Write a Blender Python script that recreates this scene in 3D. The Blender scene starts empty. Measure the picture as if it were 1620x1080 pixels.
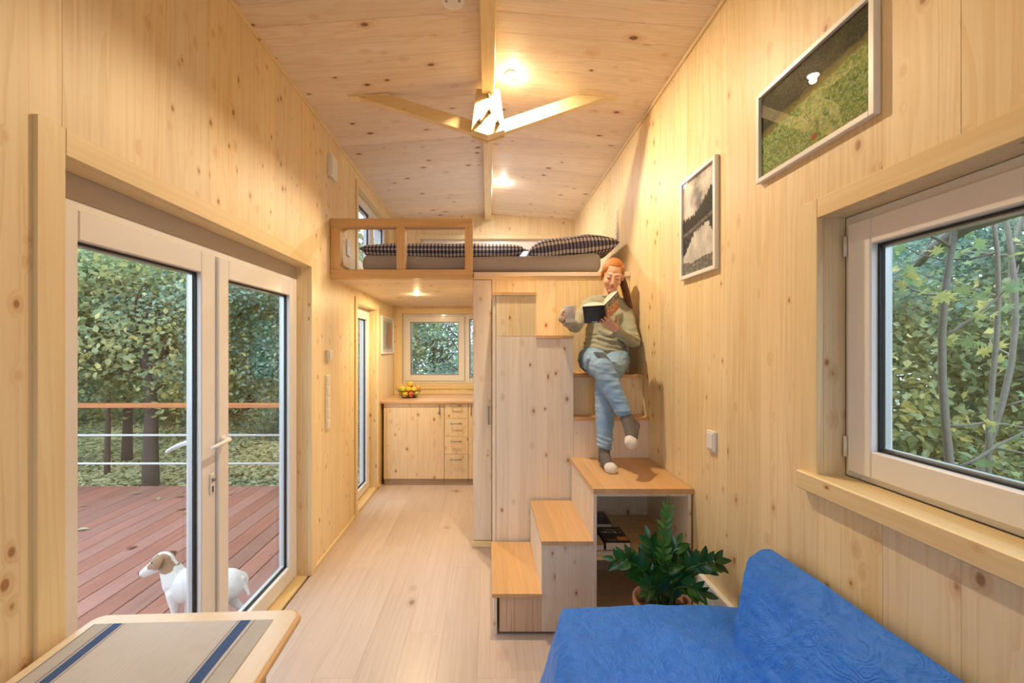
import bpy, bmesh, math, random
from mathutils import Vector, Matrix, Euler, noise
V = Vector
PI = math.pi
RN = random.Random(11)
SC = bpy.context.scene
COL = SC.collection

# ------------------------------------------------------------------ camera, sky, lamps, exposure
cam_d = bpy.data.cameras.new('camera')
cam = bpy.data.objects.new('camera', cam_d)
COL.objects.link(cam)
cam.location = (0, 0, 1.53)
cam.rotation_euler = (PI / 2, 0, 0)
cam_d.sensor_width = 36
cam_d.lens = 36 * 660 / 1620
cam_d.shift_x = 38 / 1620
cam_d.shift_y = 9 / 1620
cam_d.clip_start = 0.02
SC.camera = cam

SC.view_settings.view_transform = 'Standard'
SC.view_settings.look = 'None'
SC.view_settings.gamma = 1
SC.view_settings.exposure = 0.0
SC.view_settings.use_curve_mapping = False
try:
    SC.cycles.use_denoising = True
    SC.cycles.max_bounces = 10
    SC.cycles.diffuse_bounces = 5
    SC.cycles.glossy_bounces = 4
    SC.cycles.transparent_max_bounces = 24
    SC.cycles.sample_clamp_indirect = 6
    SC.cycles.caustics_reflective = False
    SC.cycles.caustics_refractive = False
    SC.cycles.use_light_tree = True
except Exception:
    pass

world = bpy.data.worlds.new('overcast_sky')
SC.world = world
world.use_nodes = True
wn = world.node_tree
wbg = wn.nodes['Background']
_tc = wn.nodes.new('ShaderNodeTexCoord')
_ns = wn.nodes.new('ShaderNodeTexNoise')
_ns.inputs['Scale'].default_value = 2.2
_ns.inputs['Detail'].default_value = 3
_cr = wn.nodes.new('ShaderNodeValToRGB')
_cr.color_ramp.elements[0].color = (0.66, 0.80, 1.0, 1)
_cr.color_ramp.elements[1].color = (0.93, 0.97, 1.0, 1)
_cr.color_ramp.elements[0].position = 0.35
_cr.color_ramp.elements[1].position = 0.65
wn.links.new(_tc.outputs['Generated'], _ns.inputs['Vector'])
wn.links.new(_ns.outputs['Fac'], _cr.inputs['Fac'])
wn.links.new(_cr.outputs['Color'], wbg.inputs['Color'])
wbg.inputs['Strength'].default_value = 3.4

WARM = (1.0, 0.70, 0.40)
LAMPS = [  # x, y, z of the ceiling surface, power, colour
    (0.148, 2.57, 3.205, 40, (1.0, 0.79, 0.51)),
    (0.148, 4.26, 3.205, 25, (1.0, 0.90, 0.80)),
    (0.148, 0.88, 3.205, 2.5, (1.0, 0.82, 0.56)),
    (0.148, -0.81, 3.205, 3, (1.0, 0.86, 0.68)),
    (-0.70, 4.10, 2.050, 20, (1.0, 0.77, 0.42)),
]

# ------------------------------------------------------------------ materials
MATS = {}


def nt(name):
    m = bpy.data.materials.new(name)
    m.use_nodes = True
    n = m.node_tree
    b = n.nodes['Principled BSDF']
    return m, n, b


def plain(name, col, rough=0.5, metal=0.0, bump=0.0, bscale=60, spec=0.5, emit=0.0, coat=0.0, vary=0.0, sheen=0.0):
    if name in MATS:
        return MATS[name]
    m, n, b = nt(name)
    c = (*col, 1)
    b.inputs['Base Color'].default_value = c
    b.inputs['Roughness'].default_value = rough
    b.inputs['Metallic'].default_value = metal
    b.inputs['Specular IOR Level'].default_value = spec
    b.inputs['Coat Weight'].default_value = coat
    b.inputs['Sheen Weight'].default_value = sheen
    if emit:
        b.inputs['Emission Color'].default_value = c
        b.inputs['Emission Strength'].default_value = emit
    tc = n.nodes.new('ShaderNodeTexCoord')
    ns = n.nodes.new('ShaderNodeTexNoise')
    ns.inputs['Scale'].default_value = bscale
    ns.inputs['Detail'].default_value = 4
    n.links.new(tc.outputs['Object'], ns.inputs['Vector'])
    if bump:
        bp = n.nodes.new('ShaderNodeBump')
        bp.inputs['Strength'].default_value = bump
        bp.inputs['Distance'].default_value = 0.004
        n.links.new(ns.outputs['Fac'], bp.inputs['Height'])
        n.links.new(bp.outputs['Normal'], b.inputs['Normal'])
    if vary:
        mx = n.nodes.new('ShaderNodeMix')
        mx.data_type = 'RGBA'
        mx.inputs['A'].default_value = (*[v * (1 - vary) for v in col], 1)
        mx.inputs['B'].default_value = (*[min(1, v * (1 + vary)) for v in col], 1)
        n.links.new(ns.outputs['Fac'], mx.inputs['Factor'])
        n.links.new(mx.outputs['Result'], b.inputs['Base Color'])
    MATS[name] = m
    return m


def mathn(n, op, a, b=None, clamp=False):
    q = n.nodes.new('ShaderNodeMath')
    q.operation = op
    q.use_clamp = clamp
    for i, v in enumerate((a, b)):
        if v is None:
            continue
        if isinstance(v, (int, float)):
            q.inputs[i].default_value = v
        else:
            n.links.new(v, q.inputs[i])
    return q.outputs[0]


def mixc(n, fac, a, b, blend='MIX'):
    q = n.nodes.new('ShaderNodeMix')
    q.data_type = 'RGBA'
    q.blend_type = blend
    for key, v in (('Factor', fac), ('A', a), ('B', b)):
        s = q.inputs[key] if key == 'Factor' else [i for i in q.inputs if i.name == key and i.type == 'RGBA'][0]
        if isinstance(v, (int, float)):
            s.default_value = v
        elif isinstance(v, tuple):
            s.default_value = (*v, 1)
        else:
            n.links.new(v, s)
    return [o for o in q.outputs if o.type == 'RGBA'][0]


def ramp(n, fac, p0, p1, smooth=True):
    q = n.nodes.new('ShaderNodeMapRange')
    q.interpolation_type = 'SMOOTHSTEP' if smooth else 'LINEAR'
    n.links.new(fac, q.inputs['Value'])
    for i, v in ((1, p0), (2, p1)):
        if isinstance(v, (int, float)):
            q.inputs[i].default_value = v
        else:
            n.links.new(v, q.inputs[i])
    return q.outputs['Result']


def wood(name, axis, light, dark, knots=1.0, rough=0.45, kcol=(0.24, 0.095, 0.03), tone=0.10, kscale=1.0, figure=0.5, spec=0.4):
    """pine or oak: streaks along the given axis, growth figure, knots with a halo, a tone per piece"""
    if name in MATS:
        return MATS[name]
    m, n, b = nt(name)
    tc = n.nodes.new('ShaderNodeTexCoord')
    oi = n.nodes.new('ShaderNodeObjectInfo')
    off = n.nodes.new('ShaderNodeVectorMath')
    off.operation = 'SCALE'
    off.inputs[0].default_value = (31, 47, 59)
    n.links.new(oi.outputs['Random'], off.inputs['Scale'])
    add = n.nodes.new('ShaderNodeVectorMath')
    add.operation = 'ADD'
    n.links.new(tc.outputs['Object'], add.inputs[0])
    n.links.new(off.outputs['Vector'], add.inputs[1])
    ai = 'XYZ'.index(axis)

    def scaled(across, along):
        q = n.nodes.new('ShaderNodeVectorMath')
        q.operation = 'MULTIPLY'
        v = [across] * 3
        v[ai] = along
        q.inputs[1].default_value = v
        n.links.new(add.outputs[0], q.inputs[0])
        return q.outputs[0]

    def noi(vec, detail, dist=0.0):
        q = n.nodes.new('ShaderNodeTexNoise')
        q.inputs['Scale'].default_value = 1
        q.inputs['Detail'].default_value = detail
        q.inputs['Distortion'].default_value = dist
        n.links.new(vec, q.inputs['Vector'])
        return q.outputs['Fac']
    streak = noi(scaled(110, 3.0), 2)
    broad = noi(scaled(11, 0.45), 2, 0.4)
    vo = n.nodes.new('ShaderNodeTexVoronoi')
    vo.inputs['Scale'].default_value = 1
    n.links.new(scaled(11 * kscale, 7 * kscale), vo.inputs['Vector'])
    sep = n.nodes.new('ShaderNodeSeparateColor')
    n.links.new(vo.outputs['Color'], sep.inputs[0])
    rad = mathn(n, 'MULTIPLY', ramp(n, sep.outputs[0], 0.18, 1.0, False), 0.185 * knots)
    inner = mathn(n, 'SUBTRACT', 1.0, ramp(n, vo.outputs['Distance'], mathn(n, 'MULTIPLY', rad, 0.55), rad))
    halo = mathn(n, 'SUBTRACT', 1.0, ramp(n, vo.outputs['Distance'], mathn(n, 'MULTIPLY', rad, 0.7), mathn(n, 'MULTIPLY', rad, 2.4)))
    gate = ramp(n, rad, 0.012, 0.04)
    inner = mathn(n, 'MULTIPLY', inner, gate)
    halo = mathn(n, 'MULTIPLY', halo, gate)
    # growth lines bent round the knots
    bent = mathn(n, 'ADD', mathn(n, 'MULTIPLY', broad, 9.0), mathn(n, 'MULTIPLY', halo, 1.3))
    lines = mathn(n, 'FRACT', bent)
    lines = mathn(n, 'MULTIPLY', ramp(n, lines, 0.35, 0.95), mathn(n, 'SUBTRACT', 1.0, ramp(n, lines, 0.95, 1.0)))
    f = mathn(n, 'ADD', mathn(n, 'MULTIPLY', ramp(n, streak, 0.3, 0.75), 0.22), mathn(n, 'MULTIPLY', lines, figure))
    f = mathn(n, 'ADD', f, mathn(n, 'MULTIPLY', ramp(n, broad, 0.35, 0.7), 0.25), True)
    c = mixc(n, f, light, dark)
    c = mixc(n, mathn(n, 'MULTIPLY', halo, 0.42), c, tuple(d * k for d, k in zip(dark, (0.8, 0.55, 0.35))))
    c = mixc(n, mathn(n, 'MULTIPLY', inner, 0.85), c, kcol)
    hv = n.nodes.new('ShaderNodeHueSaturation')
    n.links.new(c, hv.inputs['Color'])
    n.links.new(mathn(n, 'ADD', mathn(n, 'MULTIPLY', oi.outputs['Random'], tone), 1 - tone / 2), hv.inputs['Value'])
    r2 = mathn(n, 'FRACT', mathn(n, 'MULTIPLY', oi.outputs['Random'], 17.3))
    n.links.new(mathn(n, 'ADD', mathn(n, 'MULTIPLY', r2, 0.16), 0.92), hv.inputs['Saturation'])
    n.links.new(hv.outputs['Color'], b.inputs['Base Color'])
    b.inputs['Roughness'].default_value = rough
    b.inputs['Specular IOR Level'].default_value = spec
    bp = n.nodes.new('ShaderNodeBump')
    bp.inputs['Strength'].default_value = 0.10
    bp.inputs['Distance'].default_value = 0.002
    n.links.new(f, bp.inputs['Height'])
    n.links.new(bp.outputs['Normal'], b.inputs['Normal'])
    MATS[name] = m
    return m


PL, PD = (0.85, 0.695, 0.435), (0.745, 0.54, 0.275)


def pine(axis):
    return wood('pine_' + axis, axis, PL, PD, knots=1.05, kcol=(0.33, 0.14, 0.04), kscale=1.3)


def pine_daylit(axis):  # same pine as the walls, with the pale pinkish daylight put into its colour
    return wood('pine_daylit_' + axis, axis, (0.85, 0.74, 0.61), (0.76, 0.62, 0.48), kcol=(0.30, 0.13, 0.05), kscale=1.2, knots=1.05, rough=0.5)


def ceil_pine(axis):
    return wood('ceiling_pine_' + axis, axis, (0.86, 0.745, 0.62), (0.74, 0.585, 0.44), knots=1.15, rough=0.5, kcol=(0.13, 0.045, 0.02))


def clear_pine(axis):
    return wood('clear_pine_' + axis, axis, (0.84, 0.685, 0.41), (0.755, 0.55, 0.27), knots=0.45, rough=0.42, figure=0.35)


def tread(axis):
    return wood('oak_tread_' + axis, axis, (0.70, 0.44, 0.22), (0.56, 0.31, 0.13), knots=0.0, rough=0.33, figure=0.3, tone=0.2)


def laminate():
    return wood('oak_laminate', 'Y', (0.62, 0.51, 0.45), (0.49, 0.385, 0.33), knots=0.8, rough=0.33, kcol=(0.26, 0.16, 0.12), kscale=0.45, figure=0.30, tone=0.10, spec=0.5)


def decking():
    return wood('larch_decking', 'Y', (0.42, 0.19, 0.15), (0.30, 0.12, 0.09), knots=0.6, rough=0.3, kcol=(0.12, 0.05, 0.04), tone=0.35, spec=0.6)


WHITE = plain('white_window_frame', (0.80, 0.78, 0.77), 0.28, coat=0.3)
WPLAST = plain('white_plastic', (0.82, 0.81, 0.79), 0.35)
CREAM = plain('cream_plastic', (0.78, 0.72, 0.62), 0.4)
GASKET = plain('black_rubber', (0.012, 0.012, 0.015), 0.5)
SPACER = plain('aluminium_spacer', (0.62, 0.66, 0.70), 0.35, 0.6)
STEEL = plain('brushed_steel', (0.30, 0.28, 0.26), 0.4, 0.9)
BOLT = plain('zinc_bolt', (0.40, 0.34, 0.27), 0.35, 1.0)
PAPER = plain('paper_pages', (0.78, 0.72, 0.63), 0.8, bump=0.3, bscale=300)


def glass_mat(name='window_glass', tint=(0.93, 0.98, 1.0), refl=1.0):
    if name in MATS:
        return MATS[name]
    m = bpy.data.materials.new(name)
    m.use_nodes = True
    n = m.node_tree
    n.nodes.clear()
    o = n.nodes.new('ShaderNodeOutputMaterial')
    t = n.nodes.new('ShaderNodeBsdfTransparent')
    t.inputs['Color'].default_value = (*tint, 1)
    g = n.nodes.new('ShaderNodeBsdfGlossy')
    g.inputs['Roughness'].default_value = 0.0
    fr = n.nodes.new('ShaderNodeLayerWeight')
    fr.inputs['Blend'].default_value = 0.5
    mx = n.nodes.new('ShaderNodeMixShader')
    sch = mathn(n, 'ADD', mathn(n, 'MULTIPLY', mathn(n, 'POWER', fr.outputs['Facing'], 5.0), 0.96), 0.04)
    n.links.new(mathn(n, 'MULTIPLY', sch, refl), mx.inputs[0])
    n.links.new(t.outputs[0], mx.inputs[1])
    n.links.new(g.outputs[0], mx.inputs[2])
    n.links.new(mx.outputs[0], o.inputs[0])
    MATS[name] = m
    return m


def attr_mat(name, rough=0.5, spec=0.5, coat=0.0):
    """flat print: the colours sit in a colour attribute of the printed sheet"""
    if name in MATS:
        return MATS[name]
    m, n, b = nt(name)
    a = n.nodes.new('ShaderNodeAttribute')
    a.attribute_name = 'print'
    n.links.new(a.outputs['Color'], b.inputs['Base Color'])
    b.inputs['Roughness'].default_value = rough
    b.inputs['Specular IOR Level'].default_value = spec
    b.inputs['Coat Weight'].default_value = coat
    b.inputs['Coat Roughness'].default_value = 0.02
    MATS[name] = m
    return m


# ------------------------------------------------------------------ mesh helpers
WP = {}


def tag(o, label=None, cat=None, group=None, kind=None):
    if label:
        o['label'] = label
    if cat:
        o['category'] = cat
    if group:
        o['group'] = group
    if kind:
        o['kind'] = kind
    return o


def place(o, parent, world):
    world = V(world)
    WP[o.name] = world
    COL.objects.link(o)
    if parent is not None:
        o.parent = parent
        o.location = world - WP[parent.name]
    else:
        o.location = world
    return o


def empty(name, loc, label=None, cat=None, group=None, kind=None, parent=None):
    o = bpy.data.objects.new(name, None)
    o.empty_display_size = 0.1
    place(o, parent, loc)
    return tag(o, label, cat, group, kind)


def mk(name, bm, mat, parent=None, smooth=False, origin=None, tri=False):
    """one bmesh in world coordinates -> one object with its origin at the middle of its box"""
    if origin is None:
        lo = V((1e9,) * 3)
        hi = V((-1e9,) * 3)
        for v in bm.verts:
            for i in range(3):
                lo[i] = min(lo[i], v.co[i])
                hi[i] = max(hi[i], v.co[i])
        origin = (lo + hi) / 2
    origin = V(origin)
    bmesh.ops.translate(bm, verts=bm.verts, vec=-origin)
    me = bpy.data.meshes.new(name)
    bm.to_mesh(me)
    bm.free()
    if smooth:
        me.polygons.foreach_set('use_smooth', [True] * len(me.polygons))
    for m in (mat if isinstance(mat, (list, tuple)) else [mat]):
        me.materials.append(m)
    o = bpy.data.objects.new(name, me)
    return place(o, parent, origin)


def box(bm, x0, x1, y0, y1, z0, z1, bev=0.0, seg=1):
    vs = [bm.verts.new((x, y, z)) for x in (x0, x1) for y in (y0, y1) for z in (z0, z1)]
    f = [(0, 1, 3, 2), (4, 6, 7, 5), (0, 4, 5, 1), (2, 3, 7, 6), (0, 2, 6, 4), (1, 5, 7, 3)]
    fs = [bm.faces.new([vs[i] for i in q]) for q in f]
    if bev:
        es = list({e for q in fs for e in q.edges})
        bmesh.ops.bevel(bm, geom=es, offset=bev, segments=seg, profile=0.5, affect='EDGES')
    return vs


def bx(name, x0, x1, y0, y1, z0, z1, mat, parent=None, bev=0.0, seg=1, smooth=False):
    bm = bmesh.new()
    box(bm, min(x0, x1), max(x0, x1), min(y0, y1), max(y0, y1), min(z0, z1), max(z0, z1), bev, seg)
    return mk(name, bm, mat, parent, smooth)


def prism(bm, pts, d, bev=0.0):
    """closed polygon pts (3-D) pushed along d"""
    d = V(d)
    a = [bm.verts.new(p) for p in pts]
    b = [bm.verts.new(V(p) + d) for p in pts]
    n = len(pts)
    fs = [bm.faces.new(a), bm.faces.new(list(reversed(b)))]
    for i in range(n):
        fs.append(bm.faces.new([a[i], b[i], b[(i + 1) % n], a[(i + 1) % n]]))
    bmesh.ops.recalc_face_normals(bm, faces=fs)
    if bev:
        es = list({e for q in fs for e in q.edges})
        bmesh.ops.bevel(bm, geom=es, offset=bev, segments=1, profile=0.5, affect='EDGES')


def tube(bm, pts, rad, seg=8, caps=True, closed=False):
    pts = [V(p) for p in pts]
    if not isinstance(rad, (list, tuple)):
        rad = [rad] * len(pts)
    n = len(pts)
    t0 = (pts[1] - pts[0]).normalized()
    up = V((0, 0, 1)) if abs(t0.z) < 0.9 else V((1, 0, 0))
    a = t0.cross(up).normalized()
    rings = []
    for i in range(n):
        if closed:
            t = (pts[(i + 1) % n] - pts[i - 1]).normalized()
        else:
            t = (pts[min(i + 1, n - 1)] - pts[max(i - 1, 0)]).normalized()
        a = (a - t * a.dot(t))
        a = a.normalized() if a.length > 1e-6 else t.orthogonal().normalized()
        b = t.cross(a)
        rings.append([bm.verts.new(pts[i] + (a * math.cos(2 * PI * k / seg) + b * math.sin(2 * PI * k / seg)) * rad[i]) for k in range(seg)])
    m = n if closed else n - 1
    for i in range(m):
        r0, r1 = rings[i], rings[(i + 1) % n]
        for k in range(seg):
            bm.faces.new([r0[k], r0[(k + 1) % seg], r1[(k + 1) % seg], r1[k]])
    if caps and not closed:
        bm.faces.new(list(reversed(rings[0])))
        bm.faces.new(rings[-1])


def lathe(bm, prof, c, seg=24, axis='Z'):
    """profile [(r, h)] turned about an axis through c"""
    c = V(c)
    rings = []
    for r, h in prof:
        ring = []
        for k in range(seg):
            an = 2 * PI * k / seg
            p = V((r * math.cos(an), r * math.sin(an), h))
            if axis == 'X':
                p = V((p.z, p.x, p.y))
            elif axis == 'Y':
                p = V((p.y, p.z, p.x))
            ring.append(bm.verts.new(c + p))
        rings.append(ring)
    for a, b in zip(rings, rings[1:]):
        for k in range(seg):
            bm.faces.new([a[k], a[(k + 1) % seg], b[(k + 1) % seg], b[k]])
    bm.faces.new(list(reversed(rings[0])))
    bm.faces.new(rings[-1])
    bmesh.ops.recalc_face_normals(bm, faces=bm.faces)


def sheet(name, o, u, v, nu, nv, fn, mat, parent=None, bend=None):
    """a printed sheet: grid of nu x nv cells from corner o along u and v, coloured by fn(s, t)"""
    o, u, v = V(o), V(u), V(v)
    verts, faces, cols = [], [], []
    nrm = u.cross(v).normalized()
    for j in range(nv + 1):
        for i in range(nu + 1):
            s, t = i / nu, j / nv
            p = o + u * s + v * t
            if bend:
                p = p + nrm * bend(s, t)
            verts.append(p)
            cols.append((*fn(s, t), 1))
    for j in range(nv):
        for i in range(nu):
            a = j * (nu + 1) + i
            faces.append((a, a + 1, a + nu + 2, a + nu + 1))
    org = o + (u + v) / 2
    me = bpy.data.meshes.new(name)
    me.from_pydata([p - org for p in verts], [], faces)
    ca = me.color_attributes.new('print', 'FLOAT_COLOR', 'POINT')
    ca.data.foreach_set('color', [x for c in cols for x in c])
    me.materials.append(mat)
    return place(bpy.data.objects.new(name, me), parent, org)


def fbm(x, y, z=0.0, o=4):
    return noise.fractal(V((x, y, z)), 1.0, 2.0, o)


def lerp(a, b, t):
    return tuple(x + (y - x) * t for x, y in zip(a, b))


def clamp(x, a=0.0, b=1.0):
    return max(a, min(b, x))


def cut(rects, hole):
    """rectangles (u0,u1,v0,v1) minus one hole"""
    a0, a1, b0, b1 = hole
    out = []
    for u0, u1, v0, v1 in rects:
        if u1 <= a0 + 1e-6 or u0 >= a1 - 1e-6 or v1 <= b0 + 1e-6 or v0 >= b1 - 1e-6:
            out.append((u0, u1, v0, v1))
            continue
        if u0 < a0:
            out.append((u0, a0, v0, v1))
        if u1 > a1:
            out.append((a1, u1, v0, v1))
        uu0, uu1 = max(u0, a0), min(u1, a1)
        if v0 < b0:
            out.append((uu0, uu1, v0, b0))
        if v1 > b1:
            out.append((uu0, uu1, b1, v1))
    return out


# ------------------------------------------------------------------ dimensions
XL, XR = -1.19, 1.09
YB, YF = -1.60, 5.30
ZE, ZR = 3.135, 3.225          # ceiling at the side walls and at the ridge
BT = 0.016                     # board thickness
WT = 0.17                      # wall thickness
LOFT0, LOFT1 = 2.05, 2.11      # loft underside and top
YL = 3.20                      # front edge of the loft


def ceil_z(x):
    k = (x - 0) / (XL if x < 0 else XR)
    return ZR + (ZE - ZR) * clamp(abs(k), 0, 1.3)


# openings: (along0, along1, z0, z1)
H_DOOR1 = (1.165, 2.79, 0.0, 2.066)
H_DOOR2 = (3.78, 4.46, 0.03, 1.925)
H_WLOFT = (3.80, 5.02, 2.27, 2.995)
H_WRIGHT = (0.20, 1.375, 1.11, 1.955)
H_WKIT = (-1.09, 0.50, 1.07, 1.955)
H_WBACK = (-0.86, 0.80, 2.33, 2.905)
H_WFRONT = (-0.85, 0.85, 0.60, 2.30)  # opening of the added window behind the camera

# ------------------------------------------------------------------ floor
floor = bx('floor', XL - WT, XR + WT, YB - WT, YF + WT, -0.09, -0.013, plain('subfloor', (0.08, 0.06, 0.05), 0.8))
tag(floor, kind='structure')
y_off = 0
x = XL
row = 0
while x < XR - 0.01:
    x1 = min(x + 0.19, XR)
    y = YB - [0.0, 0.62, 0.31, 0.93][row % 4]
    while y < YF:
        y1 = min(y + 1.28, YF)
        if y1 > YB:
            bx('floorboard', x + 0.0002, x1 - 0.0002, max(y, YB) + 0.0002, y1 - 0.0002, -0.012, 0, laminate(), floor, 0.0004)
        y += 1.28
    x = x1
    row += 1


# ------------------------------------------------------------------ walls
def wall(name, plane, pos, sign, a0, a1, top, holes, widths):
    """plane 'X' or 'Y': inner face at pos, the wall body goes outwards (sign), boards stand on the inside"""
    bm = bmesh.new()
    rects = [(a0, a1, -0.09, 3.4)]
    for h in holes:
        e = 0.015
        rects = cut(rects, (h[0] - e, h[1] + e, h[2] - (e if h[2] > 0 else 0.1), h[3] + e))
    p0, p1 = pos + sign * BT, pos + sign * WT
    for u0, u1, v0, v1 in rects:
        if plane == 'X':
            box(bm, min(p0, p1), max(p0, p1), u0, u1, v0, v1)
        else:
            box(bm, u0, u1, min(p0, p1), max(p0, p1), v0, v1)
    w = mk(name, bm, plain('wall_core', (0.16, 0.12, 0.09), 0.8))
    tag(w, kind='structure')
    us = [a0]
    cutsu = sorted({h[0] for h in holes} | {h[1] for h in holes} | {a1})
    k = 0
    for c in cutsu:
        if c <= us[-1] + 1e-6 or c > a1:
            continue
        span = c - us[-1]
        n = max(1, round(span / 0.185))
        ws = [0.7 + 0.6 * RN.random() for _ in range(n)]
        t = sum(ws)
        s0 = us[-1]
        acc = 0
        for q in ws:
            acc += q
            us.append(s0 + span * acc / t)
    for u0, u1 in zip(us, us[1:]):
        pieces = [(u0, u1, 0.0, 9.0)]
        for h in holes:
            pieces = cut(pieces, h)
        for q0, q1, v0, v1 in pieces:
            zt0, zt1 = (top(q0), top(q1)) if v1 > 8 else (v1, v1)
            d = RN.uniform(0, 0.0007)
            g = 0.0004
            bm = bmesh.new()
            if plane == 'X':
                prism(bm, [(pos - sign * d, q0 + g, v0), (pos - sign * d, q1 - g, v0), (pos - sign * d, q1 - g, zt1), (pos - sign * d, q0 + g, zt0)], (sign * BT, 0, 0))
            else:
                prism(bm, [(q0 + g, pos - sign * d, v0), (q1 - g, pos - sign * d, v0), (q1 - g, pos - sign * d, zt1), (q0 + g, pos - sign * d, zt0)], (0, sign * BT, 0))
            mk('wall_board', bm, pine('Z'), w)
    return w


wall_left = wall('wall_left', 'X', XL, -1, YB, YF, lambda u: ZE, [H_DOOR1, H_DOOR2, H_WLOFT], None)
wall_right = wall('wall_right', 'X', XR, 1, YB, YF, lambda u: ZE, [H_WRIGHT], None)
wall_back = wall('wall_back', 'Y', YF, 1, XL, XR, ceil_z, [H_WKIT, H_WBACK], None)
wall_front = wall('wall_front', 'Y', YB, -1, XL, XR, ceil_z, [H_WFRONT], None)

# ------------------------------------------------------------------ ceiling
bm = bmesh.new()
for xa, xb in ((XL - WT, 0), (0, XR + WT)):
    za, zb = ceil_z(xa) + 0.014, ceil_z(xb) + 0.014
    prism(bm, [(xa, YB - WT, za), (xb, YB - WT, zb), (xb, YB - WT, zb + 0.14), (xa, YB - WT, za + 0.14)], (0, YF - YB + 2 * WT, 0))
ceiling = mk('ceiling', bm, plain('roof_core', (0.12, 0.09, 0.07), 0.8))
tag(ceiling, kind='structure')
for sgn in (-1, 1):
    y = YB
    while y < YF - 0.01:
        y1 = min(y + 0.137, YF)
        xa, xb = (XL, 0) if sgn < 0 else (0, XR)
        za, zb = ceil_z(xa), ceil_z(xb)
        d = RN.uniform(0, 0.0008)
        bm = bmesh.new()
        prism(bm, [(xa, y + 0.0007, za - d), (xb, y + 0.0007, zb - d), (xb, y + 0.0007, zb + 0.012), (xa, y + 0.0007, za + 0.012)], (0, y1 - y - 0.0014, 0))
        mk('ceiling_board', bm, ceil_pine('X'), ceiling)
        y = y1

# cornices, baseboards
t = bx('trim_1', XL, XL + 0.012, YB, YF, ZE - 0.022, ZE, clear_pine('Y'), None, 0.002)
tag(t, kind='structure')
t = bx('trim_2', XR - 0.012, XR, YB, YF, ZE - 0.022, ZE, clear_pine('Y'), None, 0.002)
tag(t, kind='structure')
base_l = empty('baseboard_left', (XL, 2, 0), kind='structure')
for a, b in ((YB, H_DOOR1[0] - 0.08), (H_DOOR1[1] + 0.02, H_DOOR2[0] - 0.06), (H_DOOR2[1] + 0.06, 4.575)):
    bx('baseboard_strip', XL, XL + 0.014, a, b, 0, 0.035, clear_pine('Y'), base_l, 0.003)
t = bx('baseboard_right', XR - 0.014, XR, YB, 2.21, 0, 0.035, clear_pine('Y'), None, 0.003)
tag(t, kind='structure')


# ------------------------------------------------------------------ windows and doors
def M(plane, a, p, z):
    return V((p, a, z)) if plane == 'X' else V((a, p, z))


def pbox(name, plane, a0, a1, p0, p1, z0, z1, mat, parent, bev=0.0):
    if plane == 'X':
        return bx(name, p0, p1, a0, a1, z0, z1, mat, parent, bev)
    return bx(name, a0, a1, p0, p1, z0, z1, mat, parent, bev)


def frame_ring(name, plane, a0, a1, z0, z1, w, p0, p1, mat, parent, bev=0.003):
    """four mitred-looking bars joined into one welded ring"""
    bm = bmesh.new()
    for (b0, b1, c0, c1) in ((a0, a0 + w, z0, z1), (a1 - w, a1, z0, z1), (a0 + w, a1 - w, z0, z0 + w), (a0 + w, a1 - w, z1 - w, z1)):
        if plane == 'X':
            box(bm, min(p0, p1), max(p0, p1), b0, b1, c0, c1, bev)
        else:
            box(bm, b0, b1, min(p0, p1), max(p0, p1), c0, c1, bev)
    return mk(name, bm, mat, parent)


def sash(plane, a0, a1, z0, z1, pin, sg, w, parent, glass, name='sash'):
    """a white sash with gasket, spacer and pane; pin = inner face, sg = outwards"""
    s = frame_ring(name, plane, a0, a1, z0, z1, w, pin, pin + sg * 0.07, WHITE, parent, 0.004)
    bead = 0.008
    frame_ring('gasket', plane, a0 + w - 0.002, a1 - w + 0.002, z0 + w - 0.002, z1 - w + 0.002, bead, pin + sg * 0.022, pin + sg * 0.030, GASKET, s, 0)
    frame_ring('spacer', plane, a0 + w - 0.002, a1 - w + 0.002, z0 + w - 0.002, z1 - w + 0.002, 0.014, pin + sg * 0.034, pin + sg * 0.050, SPACER, s, 0)
    for k in (0.032, 0.052):
        bm = bmesh.new()
        q = [M(plane, a0 + w, pin + sg * k, z0 + w), M(plane, a1 - w, pin + sg * k, z0 + w), M(plane, a1 - w, pin + sg * k, z1 - w), M(plane, a0 + w, pin + sg * k, z1 - w)]
        bm.faces.new([bm.verts.new(p) for p in q])
        mk('pane', bm, glass, s)
    return s


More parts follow.
